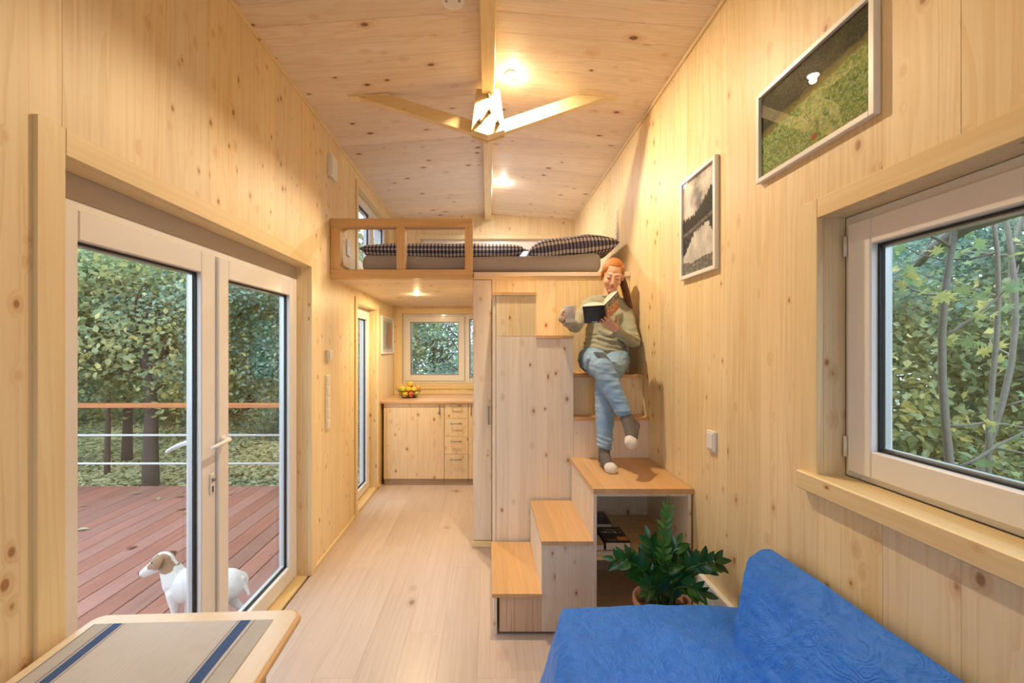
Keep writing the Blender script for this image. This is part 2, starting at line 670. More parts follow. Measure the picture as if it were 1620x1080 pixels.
def casing(plane, h, pos, sg, w, depth, parent, bottom=True, sill=False, proud=0.012, grain_only=None):
    """boards round an opening on the room side and the boards lining its reveal"""
    a0, a1, z0, z1 = h
    al = 'Y' if plane == 'X' else 'X'
    pi_, po = pos - sg * proud, pos
    for (b0, b1, c0, c1, g) in ((a0 - w, a0, z0 - (w if bottom else 0), z1 + w, 'Z'), (a1, a1 + w, z0 - (w if bottom else 0), z1 + w, 'Z'), (a0, a1, z1, z1 + w, al)):
        pbox('casing_board', plane, b0, b1, pi_, po + sg * 0.001, max(c0, 0), c1, clear_pine(g), parent, 0.002)
    if bottom and not sill:
        pbox('casing_board', plane, a0, a1, pi_, po, z0 - w, z0, clear_pine(al), parent, 0.002)
    r = 0.014
    ps = pos + sg * (BT + 0.0002)      # the cut ends of the wall boards form the first edge of the reveal
    pbox('reveal_board', plane, a0 - r, a0, ps, pos + sg * depth, z0, z1, pine('Z'), parent)
    pbox('reveal_board', plane, a1, a1 + r, ps, pos + sg * depth, z0, z1, pine('Z'), parent)
    pbox('reveal_board', plane, a0 - r, a1 + r, ps, pos + sg * depth, z1, z1 + r, clear_pine(al), parent)
    if sill:
        pbox('window_sill', plane, a0 - w, a1 + w, pos - sg * 0.03, pos + sg * depth, z0 - 0.06, z0, clear_pine(al), parent, 0.004)
    else:
        pbox('reveal_board', plane, a0 - r, a1 + r, ps, pos + sg * depth, z0 - r, z0, clear_pine(al), parent)


GL = glass_mat()

# right-hand window
w1 = empty('window_1', (XR + 0.1, 0.79, 1.11), kind='structure')
casing('X', H_WRIGHT, XR, 1, 0.065, 0.088, w1, True, True, 0.006)
a0, a1, z0, z1 = H_WRIGHT
frame_ring('window_frame', 'X', a0, a1, z0, z1, 0.05, XR + 0.088, XR + WT, WHITE, w1, 0.003)
s = sash('X', a0 + 0.03, a1 - 0.03, z0 + 0.022, z1 - 0.03, XR + 0.068, 1, 0.082, w1, GL)
bm = bmesh.new()
tube(bm, [(XR + 0.078, a1 - 0.014, z1 - 0.13), (XR + 0.078, a1 - 0.014, z1 - 0.065)], 0.007, 10)
mk('hinge', bm, WPLAST, s, True)
bm = bmesh.new()
tube(bm, [(XR + 0.078, a1 - 0.014, z0 + 0.065), (XR + 0.078, a1 - 0.014, z0 + 0.13)], 0.007, 10)
mk('hinge', bm, WPLAST, s, True)
# handle of the right window, on the near stile
hb = bmesh.new()
box(hb, XR + 0.056, XR + 0.068, a0 + 0.055, a0 + 0.085, 1.48, 1.56, 0.003)
box(hb, XR + 0.03, XR + 0.044, a0 + 0.06, a0 + 0.08, 1.40, 1.54, 0.004)
box(hb, XR + 0.044, XR + 0.056, a0 + 0.062, a0 + 0.078, 1.51, 1.53)
mk('handle', hb, WPLAST, s)

# kitchen window
w2 = empty('window_2', (-0.3, YF + 0.1, 1.07), kind='structure')
casing('Y', H_WKIT, YF, 1, 0.07, 0.05, w2, True, False, 0.012)
a0, a1, z0, z1 = H_WKIT
frame_ring('window_frame', 'Y', a0, a1, z0, z1, 0.045, YF + 0.05, YF + WT, WHITE, w2)
pbox('mullion', 'Y', -0.33, -0.25, YF + 0.055, YF + 0.13, z0, z1, WHITE, w2, 0.003)
sash('Y', a0 + 0.025, -0.30, z0 + 0.03, z1 - 0.03, YF + 0.03, 1, 0.075, w2, GL)
sash('Y', -0.28, a1 - 0.025, z0 + 0.02, z1 - 0.02, YF + 0.045, 1, 0.045, w2, GL)

# loft windows
w3 = empty('window_3', (XL - 0.1, 4.4, 2.3), kind='structure')
casing('X', H_WLOFT, XL, -1, 0.05, 0.05, w3, True, False, 0.012)
a0, a1, z0, z1 = H_WLOFT
frame_ring('window_frame', 'X', a0, a1, z0, z1, 0.045, XL - 0.05, XL - WT, WHITE, w3)
sash('X', a0 + 0.02, 4.42, z0 + 0.02, z1 - 0.02, XL - 0.04, -1, 0.07, w3, GL)
sash('X', 4.425, a1 - 0.02, z0 + 0.02, z1 - 0.02, XL - 0.04, -1, 0.07, w3, GL)
w4 = empty('window_4', (0, YF + 0.1, 2.33), kind='structure')
casing('Y', H_WBACK, YF, 1, 0.055, 0.06, w4, True, False, 0.012)
a0, a1, z0, z1 = H_WBACK
frame_ring('window_frame', 'Y', a0, a1, z0, z1, 0.04, YF + 0.06, YF + WT, WHITE, w4)
sash('Y', a0 + 0.02, -0.032, z0 + 0.02, z1 - 0.025, YF + 0.05, 1, 0.10, w4, GL)
sash('Y', -0.028, a1 - 0.02, z0 + 0.02, z1 - 0.025, YF + 0.05, 1, 0.10, w4, GL)


# unseen window added in the gable to throw cool daylight on the stairs
w5 = empty('added_window_5', (0, YB - 0.1, 0.6), kind='structure')
casing('Y', H_WFRONT, YB, -1, 0.065, 0.06, w5, True, False, 0.012)
a0, a1, z0, z1 = H_WFRONT
frame_ring('window_frame', 'Y', a0, a1, z0, z1, 0.045, YB - 0.06, YB - WT, WHITE, w5)
sash('Y', a0 + 0.02, -0.002, z0 + 0.02, z1 - 0.02, YB - 0.045, -1, 0.08, w5, GL)
sash('Y', 0.002, a1 - 0.02, z0 + 0.02, z1 - 0.02, YB - 0.045, -1, 0.08, w5, GL)


def lever(plane_x, y, z, sg, length, parent, direction=-1):
    """white lever handle on a door leaf whose face is the plane X = plane_x, sg = side it stands out to"""
    g = bmesh.new()
    lathe(g, [(0.001, 0), (0.02, 0), (0.02, 0.008), (0.012, 0.011), (0.012, 0.035), (0.001, 0.035)] if sg > 0 else [(0.001, 0), (0.02, 0), (0.02, -0.008), (0.012, -0.011), (0.012, -0.035), (0.001, -0.035)], (plane_x, y, z), 16, 'X')
    pts = [(plane_x + sg * (0.035 + 0.012 * math.sin(PI * k / 8) * 0.5), y + direction * length * k / 8, z - 0.012 * (k / 8) ** 2) for k in range(9)]
    tube(g, pts, [0.011, 0.011, 0.0105, 0.010, 0.0095, 0.009, 0.009, 0.009, 0.007], 10)
    return mk('handle', g, WPLAST, parent, True)


# double glazed door on the left
DX = XL - 0.09
d1 = empty('door_1', (DX, 1.95, 0), kind='structure')
a0, a1, z0, z1 = H_DOOR1
casing('X', (a0, a1, 0.0, z1), XL, -1, 0.075, 0.095, d1, False, False, 0.012)
pbox('frame_extension', 'X', a0, a1, DX - 0.0, DX - 0.06, 1.985, z1, plain('grey_frame_extension', (0.52, 0.46, 0.42), 0.4), d1, 0.002)
frame_ring('door_frame', 'X', a0, a1, 0.0, 1.985, 0.05, DX, DX - 0.075, WHITE, d1)
leafA = sash('X', a0 + 0.030, 1.938, 0.03, 1.955, DX + 0.015, -1, 0.095, d1, GL, 'door_leaf')
leafB = sash('X', 1.942, a1 - 0.030, 0.03, 1.955, DX + 0.015, -1, 0.095, d1, GL, 'door_leaf')
pbox('cover_strip', 'X', 1.942, 2.005, DX + 0.015, DX + 0.027, 0.04, 1.95, WHITE, leafB, 0.004)
lever(DX + 0.027, 1.965, 1.095, 1, 0.12, leafB, -1)
lever(DX - 0.056, 1.93, 1.095, -1, 0.15, leafA, -1)
esc = bmesh.new()
box(esc, DX + 0.015, DX + 0.021, 1.893, 1.925, 0.86, 0.955, 0.004)
e_o = mk('keyhole_plate', esc, WPLAST, leafA)
bm = bmesh.new()
lathe(bm, [(0.001, 0), (0.008, 0), (0.008, 0.012), (0.001, 0.012)], (DX + 0.018, 1.909, 0.925), 12, 'X')
mk('lock_cylinder', bm, STEEL, leafA, True)
bm = bmesh.new()
box(bm, DX + 0.014, DX + 0.0225, 1.905, 1.913, 0.868, 0.895)
mk('lock_slot', bm, GASKET, leafA)

# narrow glazed door further along
d2 = empty('door_2', (DX, 4.1, 0), kind='structure')
casing('X', H_DOOR2, XL, -1, 0.06, 0.085, d2, False, False, 0.012)
a0, a1, z0, z1 = H_DOOR2
frame_ring('door_frame', 'X', a0, a1, z0, z1, 0.045, XL - 0.085, XL - WT, WHITE, d2)
sash('X', a0 + 0.03, a1 - 0.03, z0 + 0.02, z1 - 0.03, XL - 0.07, -1, 0.08, d2, GL, 'door_leaf')

# ------------------------------------------------------------------ ridge beam and roof tie
rb = empty('ridge_beam', (0, 1.8, 3.16), 'long planed spruce beam along the ridge of the ceiling', 'beam')
for ya, yb in ((YB, 2.655), (2.775, YF)):
    bx('beam_length', -0.04, 0.04, ya, yb, ZR - 0.085, ZR + 0.004, clear_pine('Y'), rb, 0.003)

tie = empty('roof_tie', (0, 2.75, 3.15), 'shallow wooden roof tie of two sloping struts bolted to a central node', 'roof tie')
bm = bmesh.new()
YP0, YP1 = 2.655, 2.70
prism(bm, [(-0.072, YP0, 3.175), (0.072, YP0, 3.175), (0.108, YP0, 2.912), (0.0, YP0, 2.878), (-0.108, YP0, 2.912)], (0, YP1 - YP0, 0), 0.002)
mk('node_plate', bm, clear_pine('Z'), tie)
bm = bmesh.new()
prism(bm, [(-0.072, 2.745, 3.175), (0.072, 2.745, 3.175), (0.108, 2.745, 2.912), (0.0, 2.745, 2.878), (-0.108, 2.745, 2.912)], (0, 0.03, 0), 0.002)
mk('node_plate', bm, clear_pine('Z'), tie)
for sg, ex in ((-1, 0.87), (1, 0.80)):
    # the strut climbs from the node to the ceiling; underside line from (0.0, 2.885) to (ex, ceiling)
    zc = ceil_z(sg * ex)
    slope = (zc - 2.885) / ex
    th = 0.082
    def ln(xx, o):
        return 2.885 + slope * xx + o
    # top edge meets the ceiling further in
    xi = ex - th / (slope + 0.075)
    pts = [(sg * 0.0, 2.70, ln(0, 0)), (sg * ex, 2.70, zc), (sg * xi, 2.70, ceil_z(xi) - 0.001), (sg * 0.0, 2.70, ln(0, th))]
    bm = bmesh.new()
    prism(bm, pts, (0, 0.045, 0), 0.001)
    mk('strut', bm, clear_pine('X'), tie)
    bm = bmesh.new()
    prism(bm, [(sg * (xi - 0.02), 2.692, ceil_z(xi) - 0.011), (sg * (ex + 0.035), 2.692, zc - 0.012), (sg * (ex + 0.035), 2.692, zc), (sg * (xi - 0.02), 2.692, ceil_z(xi))], (0, 0.061, 0), 0.001)
    mk('ceiling_cleat', bm, clear_pine('X'), tie)
for px, pz in ((0.006, 3.13), (0.012, 3.03), (-0.052, 2.965), (0.064, 2.96)):
    bm = bmesh.new()
    lathe(bm, [(0.001, 0), (0.016, 0), (0.016, -0.003), (0.001, -0.003)], (px, YP0, pz), 16, 'Y')
    lathe(bm, [(0.001, -0.003), (0.012, -0.003), (0.012, -0.013), (0.001, -0.012)], (px, YP0, pz), 6, 'Y')
    lathe(bm, [(0.001, -0.012), (0.007, -0.012), (0.007, -0.030), (0.001, -0.031)], (px, YP0, pz), 10, 'Y')
    mk('bolt', bm, BOLT, tie)

# ------------------------------------------------------------------ lamps
lens_m = plain('lamp_lens', (1.0, 0.9, 0.75), 0.3, emit=12)
LLAB = ['recessed downlight in the ceiling in front of the roof tie', 'recessed downlight in the ceiling over the loft bed',
        'recessed downlight in the ceiling above the sofa', 'recessed downlight in the ceiling behind the sofa',
        'small recessed downlight under the loft platform']
for i, (lx, ly, lz, pw, lc) in enumerate(LAMPS):
    cz = ceil_z(lx) if lz > 3 else lz
    t = empty('downlight', (lx, ly, cz), LLAB[i], 'lamp')
    bm = bmesh.new()
    lathe(bm, [(0.030, 0.0), (0.030, -0.006), (0.036, -0.008), (0.042, -0.004), (0.043, 0.004)], (lx, ly, cz - 0.001), 28)
    mk('lamp_ring', bm, WPLAST, t, True)
    bm = bmesh.new()
    lathe(bm, [(0.029, 0.004), (0.029, -0.007), (0.02, -0.010), (0.001, -0.011)], (lx, ly, cz - 0.001), 24)
    mk('lamp_lens', bm, lens_m, t, True)
    ld = bpy.data.lights.new('downlight_beam', 'AREA')
    ld.shape = 'DISK'
    ld.size = 0.056
    ld.energy = pw
    ld.color = lc
    lo = bpy.data.objects.new('downlight_beam', ld)
    place(lo, t, (lx, ly, cz - 0.0135))
    ld = bpy.data.lights.new('downlight_glow', 'POINT')
    ld.energy = pw * 0.07
    ld.color = lc
    ld.shadow_soft_size = 0.02
    lo = bpy.data.objects.new('downlight_glow', ld)
    place(lo, t, (lx, ly, cz - 0.040))

sd = empty('smoke_detector', (-0.17, 2.0, ceil_z(-0.17)), 'round white smoke detector on the ceiling left of the ridge beam', 'smoke detector')
cz = ceil_z(-0.17)
bm = bmesh.new()
lathe(bm, [(0.06, 0.003), (0.061, -0.012), (0.057, -0.022), (0.05, -0.024), (0.04, -0.0245), (0.001, -0.0245)], (-0.17, 2.0, cz), 32)
mk('housing', bm, WPLAST, sd, True)
for ax, ay in ((-0.03, 0.0), (0.0, -0.02), (0.032, 0.0)):
    bm = bmesh.new()
    lathe(bm, [(0.0065, -0.024), (0.0065, -0.0262), (0.001, -0.0264)], (-0.17 + ax, 2.0 + ay, cz), 12)
    mk('sensor_vent', bm, plain('grey_plastic', (0.35, 0.33, 0.32), 0.5), sd)

# ------------------------------------------------------------------ loft platform and closet wall
loft = empty('loft_platform', (0, 4.2, LOFT0), 'wooden sleeping loft platform carrying the bed above the kitchen', 'loft')
y = YL + 0.02
while y < YF - 0.01:
    y1 = min(y + 0.14, YF)
    bx('soffit_board', XL, XR, y + 0.0006, y1 - 0.0006, LOFT0, LOFT0 + 0.014, ceil_pine('X'), loft)
    bx('floor_board', XL, XR, y + 0.0006, y1 - 0.0006, LOFT1 - 0.014, LOFT1, pine('X'), loft)
    y = y1
bx('core', XL, XR, YL + 0.02, YF, LOFT0 + 0.0145, LOFT1 - 0.0145, MATS['wall_core'], loft)
bx('edge_strip', -0.11, XR, YL - 0.012, YL + 0.02, LOFT1 - 0.038, LOFT1 - 0.008, wood('pale_edge_strip', 'X', (0.80, 0.70, 0.60), (0.72, 0.60, 0.48), knots=0, rough=0.5), loft, 0.002)
bx('edge_strip', -0.11, XR, YL, YL + 0.02, LOFT0 - 0.0, LOFT1 - 0.038, pine('X'), loft)

rail = empty('loft_railing', (-0.65, YL, LOFT0), 'wooden guard rail frame at the left front of the loft', 'railing')
ORN = wood('rail_pine_X', 'X', (0.74, 0.50, 0.25), (0.60, 0.36, 0.15), knots=0.4, rough=0.4)
ORNZ = wood('rail_pine_Z', 'Z', (0.74, 0.50, 0.25), (0.60, 0.36, 0.15), knots=0.4, rough=0.4)
R0, R1 = YL - 0.06, YL + 0.018
bx('top_rail', XL, -0.115, R0, R1, 2.435, 2.50, ORN, rail, 0.004)
bx('bottom_rail', XL + 0.0, -0.115, R0, R1, LOFT0, LOFT0 + 0.065, ORN, rail, 0.004)
for pa, pb in ((XL + 0.001, XL + 0.075), (-0.69, -0.625), (-0.175, -0.116)):
    bx('post', pa, pb, R0 + 0.002, R1 - 0.002, LOFT0 + 0.065, 2.435, ORNZ, rail, 0.004)
for cx, cz_, sx, sz in ((XL + 0.075, 2.435, 1, -1), (XL + 0.075, LOFT0 + 0.065, 1, 1)):
    bm = bmesh.new()
    r = 0.045
    arc = [(cx, R0 + 0.004, cz_)] + [(cx + sx * r * (1 - math.sin(a)), R0 + 0.004, cz_ + sz * r * (1 - math.cos(a))) for a in [PI / 2 * k / 6 for k in range(7)]]
    arc = [(cx, R0 + 0.004, cz_)] + [(cx + sx * (r - r * math.sin(a)), R0 + 0.004, cz_ + sz * (r - r * math.cos(a))) for a in [PI / 2 * k / 6 for k in range(7)]]
    prism(bm, arc, (0, 0.07, 0))
    mk('corner_fillet', bm, ORNZ, rail)

# wall of the closet under the loft edge
cw = empty('closet', (0.4, YL, 0), 'tall spruce closet under the loft with a narrow handled door', 'closet')
edges = [-0.114, 0.030, 0.19, 0.30, 0.36, 0.52, 0.70, 0.88, XR - 0.003]
for i, (u0, u1) in enumerate(zip(edges, edges[1:])):
    zb = 0.045 if i == 0 else 0.0
    if i == 0:
        dd = bx('closet_door', u0 + 0.001, u1 - 0.003, YL + 0.002, YL + 0.02, 0.05, LOFT0 - 0.004, pine_daylit('Z'), cw, 0.001)
        bm = bmesh.new()
        tube(bm, [(0.006, YL + 0.002, 0.945), (0.006, YL - 0.028, 0.945), (0.006, YL - 0.030, 0.948), (0.006, YL - 0.030, 1.067), (0.006, YL - 0.028, 1.07), (0.006, YL + 0.002, 1.07)], 0.006, 8)
        mk('handle', bm, STEEL, dd, True)
    else:
        bx('closet_board', u0 + 0.0006, u1 - 0.0006, YL + 0.004, YL + 0.02, zb, LOFT0, pine('Z'), cw)
bx('plinth', -0.124, 0.030, YL - 0.008, YL + 0.018, 0.0, 0.045, clear_pine('X'), cw, 0.003)
bx('side_panel', -0.116, -0.098, YL + 0.02, 4.02, 0, LOFT0, pine('Z'), cw)
bx('back_panel', -0.098, XR - 0.004, 4.00, 4.018, 0, LOFT0, pine('Z'), cw)

# ------------------------------------------------------------------ staircase
YS0, YS1 = 2.215, 2.80
st = empty('lower_steps', (0.29, 2.5, 0), 'two low wooden box steps at the foot of the staircase', 'steps')


def gluedtread(name, x0, x1, y0, y1, z, th, parent, lam=0.045, axis='Y'):
    tr = empty(name, ((x0 + x1) / 2, (y0 + y1) / 2, z - th), parent=parent)
    if axis == 'Y':
        n = max(2, round((x1 - x0) / lam))
        for k in range(n):
            bx('lamella', x0 + (x1 - x0) * k / n, x0 + (x1 - x0) * (k + 1) / n, y0, y1, z - th, z, tread('Y'), tr)
    else:
        n = max(2, round((y1 - y0) / lam))
        for k in range(n):
            bx('lamella', x0, x1, y0 + (y1 - y0) * k / n, y0 + (y1 - y0) * (k + 1) / n, z - th, z, tread('X'), tr)
    return tr


PP = pine_daylit('Z')
gluedtread('tread', 0.022, 0.287, YS0 - 0.008, YS1, 0.225, 0.02, st, 0.088)
gluedtread('tread', 0.283, 0.559, YS0 - 0.008, YS1, 0.503, 0.02, st, 0.092)
bx('front_panel', 0.060, 0.285, YS0 + 0.006, YS0 + 0.024, 0.016, 0.205, wood('striped_pine', 'Z', (0.74, 0.55, 0.40), (0.58, 0.37, 0.22), knots=0.0, figure=0.9), st)
for u0, u1, zt in ((0.285, 0.36, 0.483), (0.36, 0.45, 0.483), (0.45, 0.5598, 0.483)):
    bx('front_panel', u0 + 0.0004, u1 - 0.0004, YS0 + 0.006, YS0 + 0.024, 0.016, zt, PP, st)
bx('side_panel', 0.030, 0.048, YS0 + 0.004, YS1 - 0.002, 0.0, 0.205, PP, st)
bx('side_panel', 0.285, 0.303, YS0 + 0.024, YS1 - 0.002, 0.2255, 0.483, PP, st)
bx('plinth', 0.06, 0.55, YS0 + 0.04, YS0 + 0.055, 0.0, 0.016, GASKET, st)  # black strip in the floor gap, stands in for the toe shadow

su = empty('shelf_step', (0.82, 2.5, 0), 'wide box step with open shelves beneath its oak top', 'shelf unit')
gluedtread('tread', 0.556, XR - 0.004, YS0 - 0.012, YS1 + 0.02, 0.782, 0.027, su, 0.066)
bx('side_panel', 0.560, 0.578, YS0, YS1, 0.0, 0.755, PP, su, 0.001)
bx('side_panel', XR - 0.028, XR - 0.010, YS0, YS1, 0.0, 0.755, PP, su, 0.001)
bx('shelf_board', 0.579, XR - 0.029, YS0 + 0.006, YS1 - 0.02, 0.396, 0.414, wood('shelf_pine', 'X', (0.78, 0.58, 0.36), (0.64, 0.42, 0.22), knots=0.8), su, 0.001)
bx('bottom_board', 0.579, XR - 0.029, YS0 + 0.006, YS1 - 0.02, 0.03, 0.048, PP, su, 0.001)
bx('back_board', 0.579, XR - 0.029, YS1 - 0.018, YS1, 0.0, 0.755, PP, su)
bx('top_board', 0.579, XR - 0.029, YS0 + 0.004, YS1 - 0.02, 0.737, 0.754, PP, su, 0.001)

YT = 2.82
us = empty('upper_steps', (0.83, 3.0, 0.78), 'two upper winding steps in the corner where the woman sits', 'steps')
for u0, u1 in ((0.579, 0.76), (0.76, 0.835), (0.835, 0.92), (0.92, XR - 0.002)):
    bx('riser_board', u0 + 0.0002, u1 - 0.0002, YT, YT + 0.018, 0.783, 1.036, PP, us)
gluedtread('tread', 0.579, XR - 0.002, YT - 0.012, 2.935, 1.056, 0.02, us, 0.05, 'X')
for u0, u1 in ((0.579, 0.74), (0.74, 0.90), (0.90, XR - 0.002)):
    bx('riser_board', u0 + 0.0004, u1 - 0.0004, 2.935, 2.953, 1.0565, 1.318, pine('Z'), us)
gluedtread('tread', 0.579, XR - 0.002, 2.92, YL + 0.003, 1.338, 0.02, us, 0.05, 'X')

sc_ = empty('stair_cupboard', (0.3, 3.0, 0), 'tall stepped spruce cupboard forming the top stairs left of the woman', 'cupboard')
bx('side_panel', 0.034, 0.052, YT + 0.004, YL + 0.002, 0.0, 1.879, PP, sc_)
bx('side_panel', 0.559, 0.577, YT + 0.022, YL + 0.002, 0.0, 1.59, PP, sc_)
fr = [0.054, 0.14, 0.215, 0.325, 0.40, 0.49, 0.5775]
for u0, u1 in zip(fr, fr[1:]):
    bx('door_board', u0 + 0.0002, u1 - 0.0002, YT, YT + 0.018, 0.02, 1.603 if u1 < 0.33 else 1.588, PP, sc_)
for u0, u1 in zip(fr[:3], fr[1:4]):
    bx('upper_board', u0 + 0.0002, u1 - 0.0002, YT, YT + 0.018, 1.6045, 1.879, pine('Z'), sc_)
bx('side_panel', 0.310, 0.325, YT + 0.018, YL + 0.002, 1.609, 1.879, PP, sc_)
gluedtread('tread', 0.326, 0.580, YT - 0.010, YL + 0.003, 1.609, 0.02, sc_, 0.06)
gluedtread('tread', 0.030, 0.327, YT - 0.010, YL + 0.003, 1.900, 0.02, sc_, 0.06)

# ------------------------------------------------------------------ kitchen
KY = 4.62
KP = wood('kitchen_pine', 'Z', (0.85, 0.68, 0.46), (0.74, 0.53, 0.30), knots=1.2, rough=0.45, kscale=1.5)
kx = [(-1.154, -0.483), (-0.483, -0.217), (-0.217, 0.45)]


def arch_handle(p0, p1, out, parent):
    p0, p1, out = V(p0), V(p1), V(out)
    g = bmesh.new()
    tube(g, [p0, p0 + out * 0.9, p0 + out + (p1 - p0) * 0.04, p1 + out - (p1 - p0) * 0.04, p1 + out * 0.9, p1], 0.0055, 8)
    return mk('handle', g, STEEL, parent, True)


kc = empty('base_cabinet', (-0.82, 4.95, 0), 'wide knotty spruce kitchen base cabinet below the fruit basket', 'cabinet')
bx('body', -1.150, -0.4845, KY + 0.02, YF - 0.002, 0.07, 0.905, KP, kc)
bx('kickboard', -1.150, -0.4845, KY + 0.012, KY + 0.03, 0.0, 0.068, wood('kickboard_pine', 'X', (0.42, 0.29, 0.20), (0.30, 0.19, 0.12), knots=0.4), kc)
bx('filler_strip', -1.154, -1.128, KY + 0.002, KY + 0.02, 0.07, 0.86, KP, kc)
dd = bx('door', -1.126, -0.4860, KY, KY + 0.018, 0.072, 0.862, KP, kc, 0.001)
arch_handle((-0.535, KY, 0.79), (-0.535, KY, 0.885), (0, -0.03, 0), dd)
bx('top_rail', -1.154, -0.4860, KY + 0.006, KY + 0.02, 0.865, 0.908, KP, kc)
kd = empty('drawer_cabinet', (-0.35, 4.95, 0), 'narrow kitchen drawer cabinet with four spruce drawers', 'cabinet')
bx('body', -0.4815, -0.2185, KY + 0.02, YF - 0.002, 0.07, 0.905, KP, kd)
bx('kickboard', -0.4815, -0.2185, KY + 0.012, KY + 0.03, 0.0, 0.068, wood('kickboard_pine', 'X', (0.42, 0.29, 0.20), (0.30, 0.19, 0.12), knots=0.4), kd)
for za, zb, zh in ((0.741, 0.904, 0.885), (0.545, 0.737, 0.688), (0.349, 0.541, 0.492), (0.072, 0.345, 0.290)):
    dr = bx('drawer', -0.4805, -0.2195, KY, KY + 0.018, za, zb, KP, kd, 0.001)
    arch_handle((-0.41, KY, zh), (-0.30, KY, zh), (0, -0.03, 0), dr)
kr = empty('base_cabinet', (0.1, 4.95, 0), 'kitchen base cabinet half hidden behind the closet', 'cabinet')
bx('body', -0.2165, 0.45, KY + 0.02, YF - 0.002, 0.07, 0.905, KP, kr)
bx('kickboard', -0.2165, 0.45, KY + 0.012, KY + 0.03, 0.0, 0.068, wood('kickboard_pine', 'X', (0.42, 0.29, 0.20), (0.30, 0.19, 0.12), knots=0.4), kr)
dd = bx('door', -0.2155, 0.449, KY, KY + 0.018, 0.072, 0.904, KP, kr, 0.001)
arch_handle((-0.185, KY, 0.78), (-0.185, KY, 0.885), (0, -0.03, 0), dd)
ct = bx('worktop', XL + 0.002, 0.6, KY - 0.022, YF - 0.002, 0.908, 0.936, wood('worktop_beech', 'X', (0.68, 0.46, 0.30), (0.54, 0.33, 0.19), knots=0, rough=0.25), None, 0.003)
tag(ct, 'light wooden kitchen worktop running under the kitchen window', 'worktop')
us_ = bx('upstand', XL + 0.002, 0.6, YF - 0.020, YF - 0.013, 0.937, 0.975, clear_pine('X'), None, 0.002)
tag(us_, 'narrow wooden upstand strip behind the kitchen worktop', 'strip')

# fruit basket
fb = empty('fruit_basket', (-0.93, 4.93, 0.937), 'dark wire basket heaped with fruit at the worktop corner', 'basket')
FC = V((-0.93, 4.93, 0.937))
bm = bmesh.new()
for h, r in ((0.004, 0.085), (0.04, 0.112), (0.082, 0.135)):
    tube(bm, [FC + V((r * math.cos(a), r * math.sin(a), h)) for a in [2 * PI * k / 28 for k in range(28)]], 0.0022 if h < 0.08 else 0.003, 6, False, True)
mk('wire_ring', bm, plain('dark_wire', (0.05, 0.04, 0.035), 0.4, 0.8), fb, True)
bm = bmesh.new()
for k in range(22):
    a = 2 * PI * k / 22
    tube(bm, [FC + V((r * math.cos(a), r * math.sin(a), h)) for r, h in ((0.0, 0.003), (0.085, 0.004), (0.112, 0.04), (0.135, 0.082))], 0.0014, 5)
mk('wire_rib', bm, MATS['dark_wire'], fb, True)


def fruit_mesh(kind):
    bm = bmesh.new()
    if kind == 'apple':
        prof = [(0.001, -0.026), (0.010, -0.029), (0.022, -0.026), (0.032, -0.012), (0.035, 0.004), (0.031, 0.020), (0.020, 0.029), (0.008, 0.027), (0.001, 0.022)]
    else:
        prof = [(0.001, -0.034), (0.012, -0.032), (0.024, -0.022), (0.029, 0.0), (0.025, 0.020), (0.014, 0.032), (0.006, 0.038), (0.001, 0.040)]
    lathe(bm, prof, (0, 0, 0), 20)
    me = bpy.data.meshes.new(kind)
    bm.to_mesh(me)
    bm.free()
    me.polygons.foreach_set('use_smooth', [True] * len(me.polygons))
    return me


FM = {
    'yellow': plain('apple_yellow', (0.72, 0.50, 0.06), 0.35, vary=0.25, bscale=22),
    'green': plain('apple_green', (0.50, 0.52, 0.08), 0.35, vary=0.25, bscale=22),
    'red': plain('apple_red', (0.62, 0.12, 0.04), 0.35, vary=0.3, bscale=22),
    'lemon': plain('lemon_yellow', (0.80, 0.58, 0.05), 0.4, bump=0.4, bscale=200),
    'orange': plain('apple_blush', (0.75, 0.33, 0.08), 0.35, vary=0.3, bscale=22)}
stem_m = plain('stem_brown', (0.10, 0.06, 0.03), 0.7)
fr_list = [  # dx, dy, z, kind, label
    (-0.035, -0.07, 0.042, 'yellow', 'yellow apple low at the front left of the wire basket'),
    (0.035, -0.07, 0.042, 'red', 'red apple low at the front right of the wire basket'),
    (-0.085, -0.01, 0.046, 'green', 'green apple at the left side of the wire basket'),
    (0.085, -0.01, 0.046, 'green', 'green apple at the right side of the wire basket'),
    (0.0, 0.0, 0.040, 'yellow', 'yellow apple buried in the middle of the basket'),
    (-0.05, 0.065, 0.042, 'orange', 'blushed apple at the back left of the basket'),
    (0.04, 0.07, 0.042, 'green', 'green apple at the back right of the basket'),
    (-0.065, -0.045, 0.098, 'green', 'green apple heaped on the left front of the fruit pile'),
    (0.0, -0.045, 0.103, 'yellow', 'yellow apple heaped on the front middle of the fruit pile'),
    (0.062, -0.035, 0.100, 'lemon', 'lemon lying on the right front of the fruit pile'),
    (-0.098, 0.015, 0.106, 'lemon', 'lemon lying at the left rim of the fruit pile'),
    (0.035, 0.03, 0.105, 'orange', 'blushed apple on the back right of the fruit pile'),
    (-0.035, 0.03, 0.108, 'orange', 'blushed apple on the back left of the fruit pile'),
    (0.012, -0.008, 0.158, 'yellow', 'yellow apple crowning the very top of the fruit pile'),
    (0.095, 0.03, 0.106, 'orange', 'blushed apple at the right rim of the fruit pile')]
MA, ML = fruit_mesh('apple'), fruit_mesh('lemon')
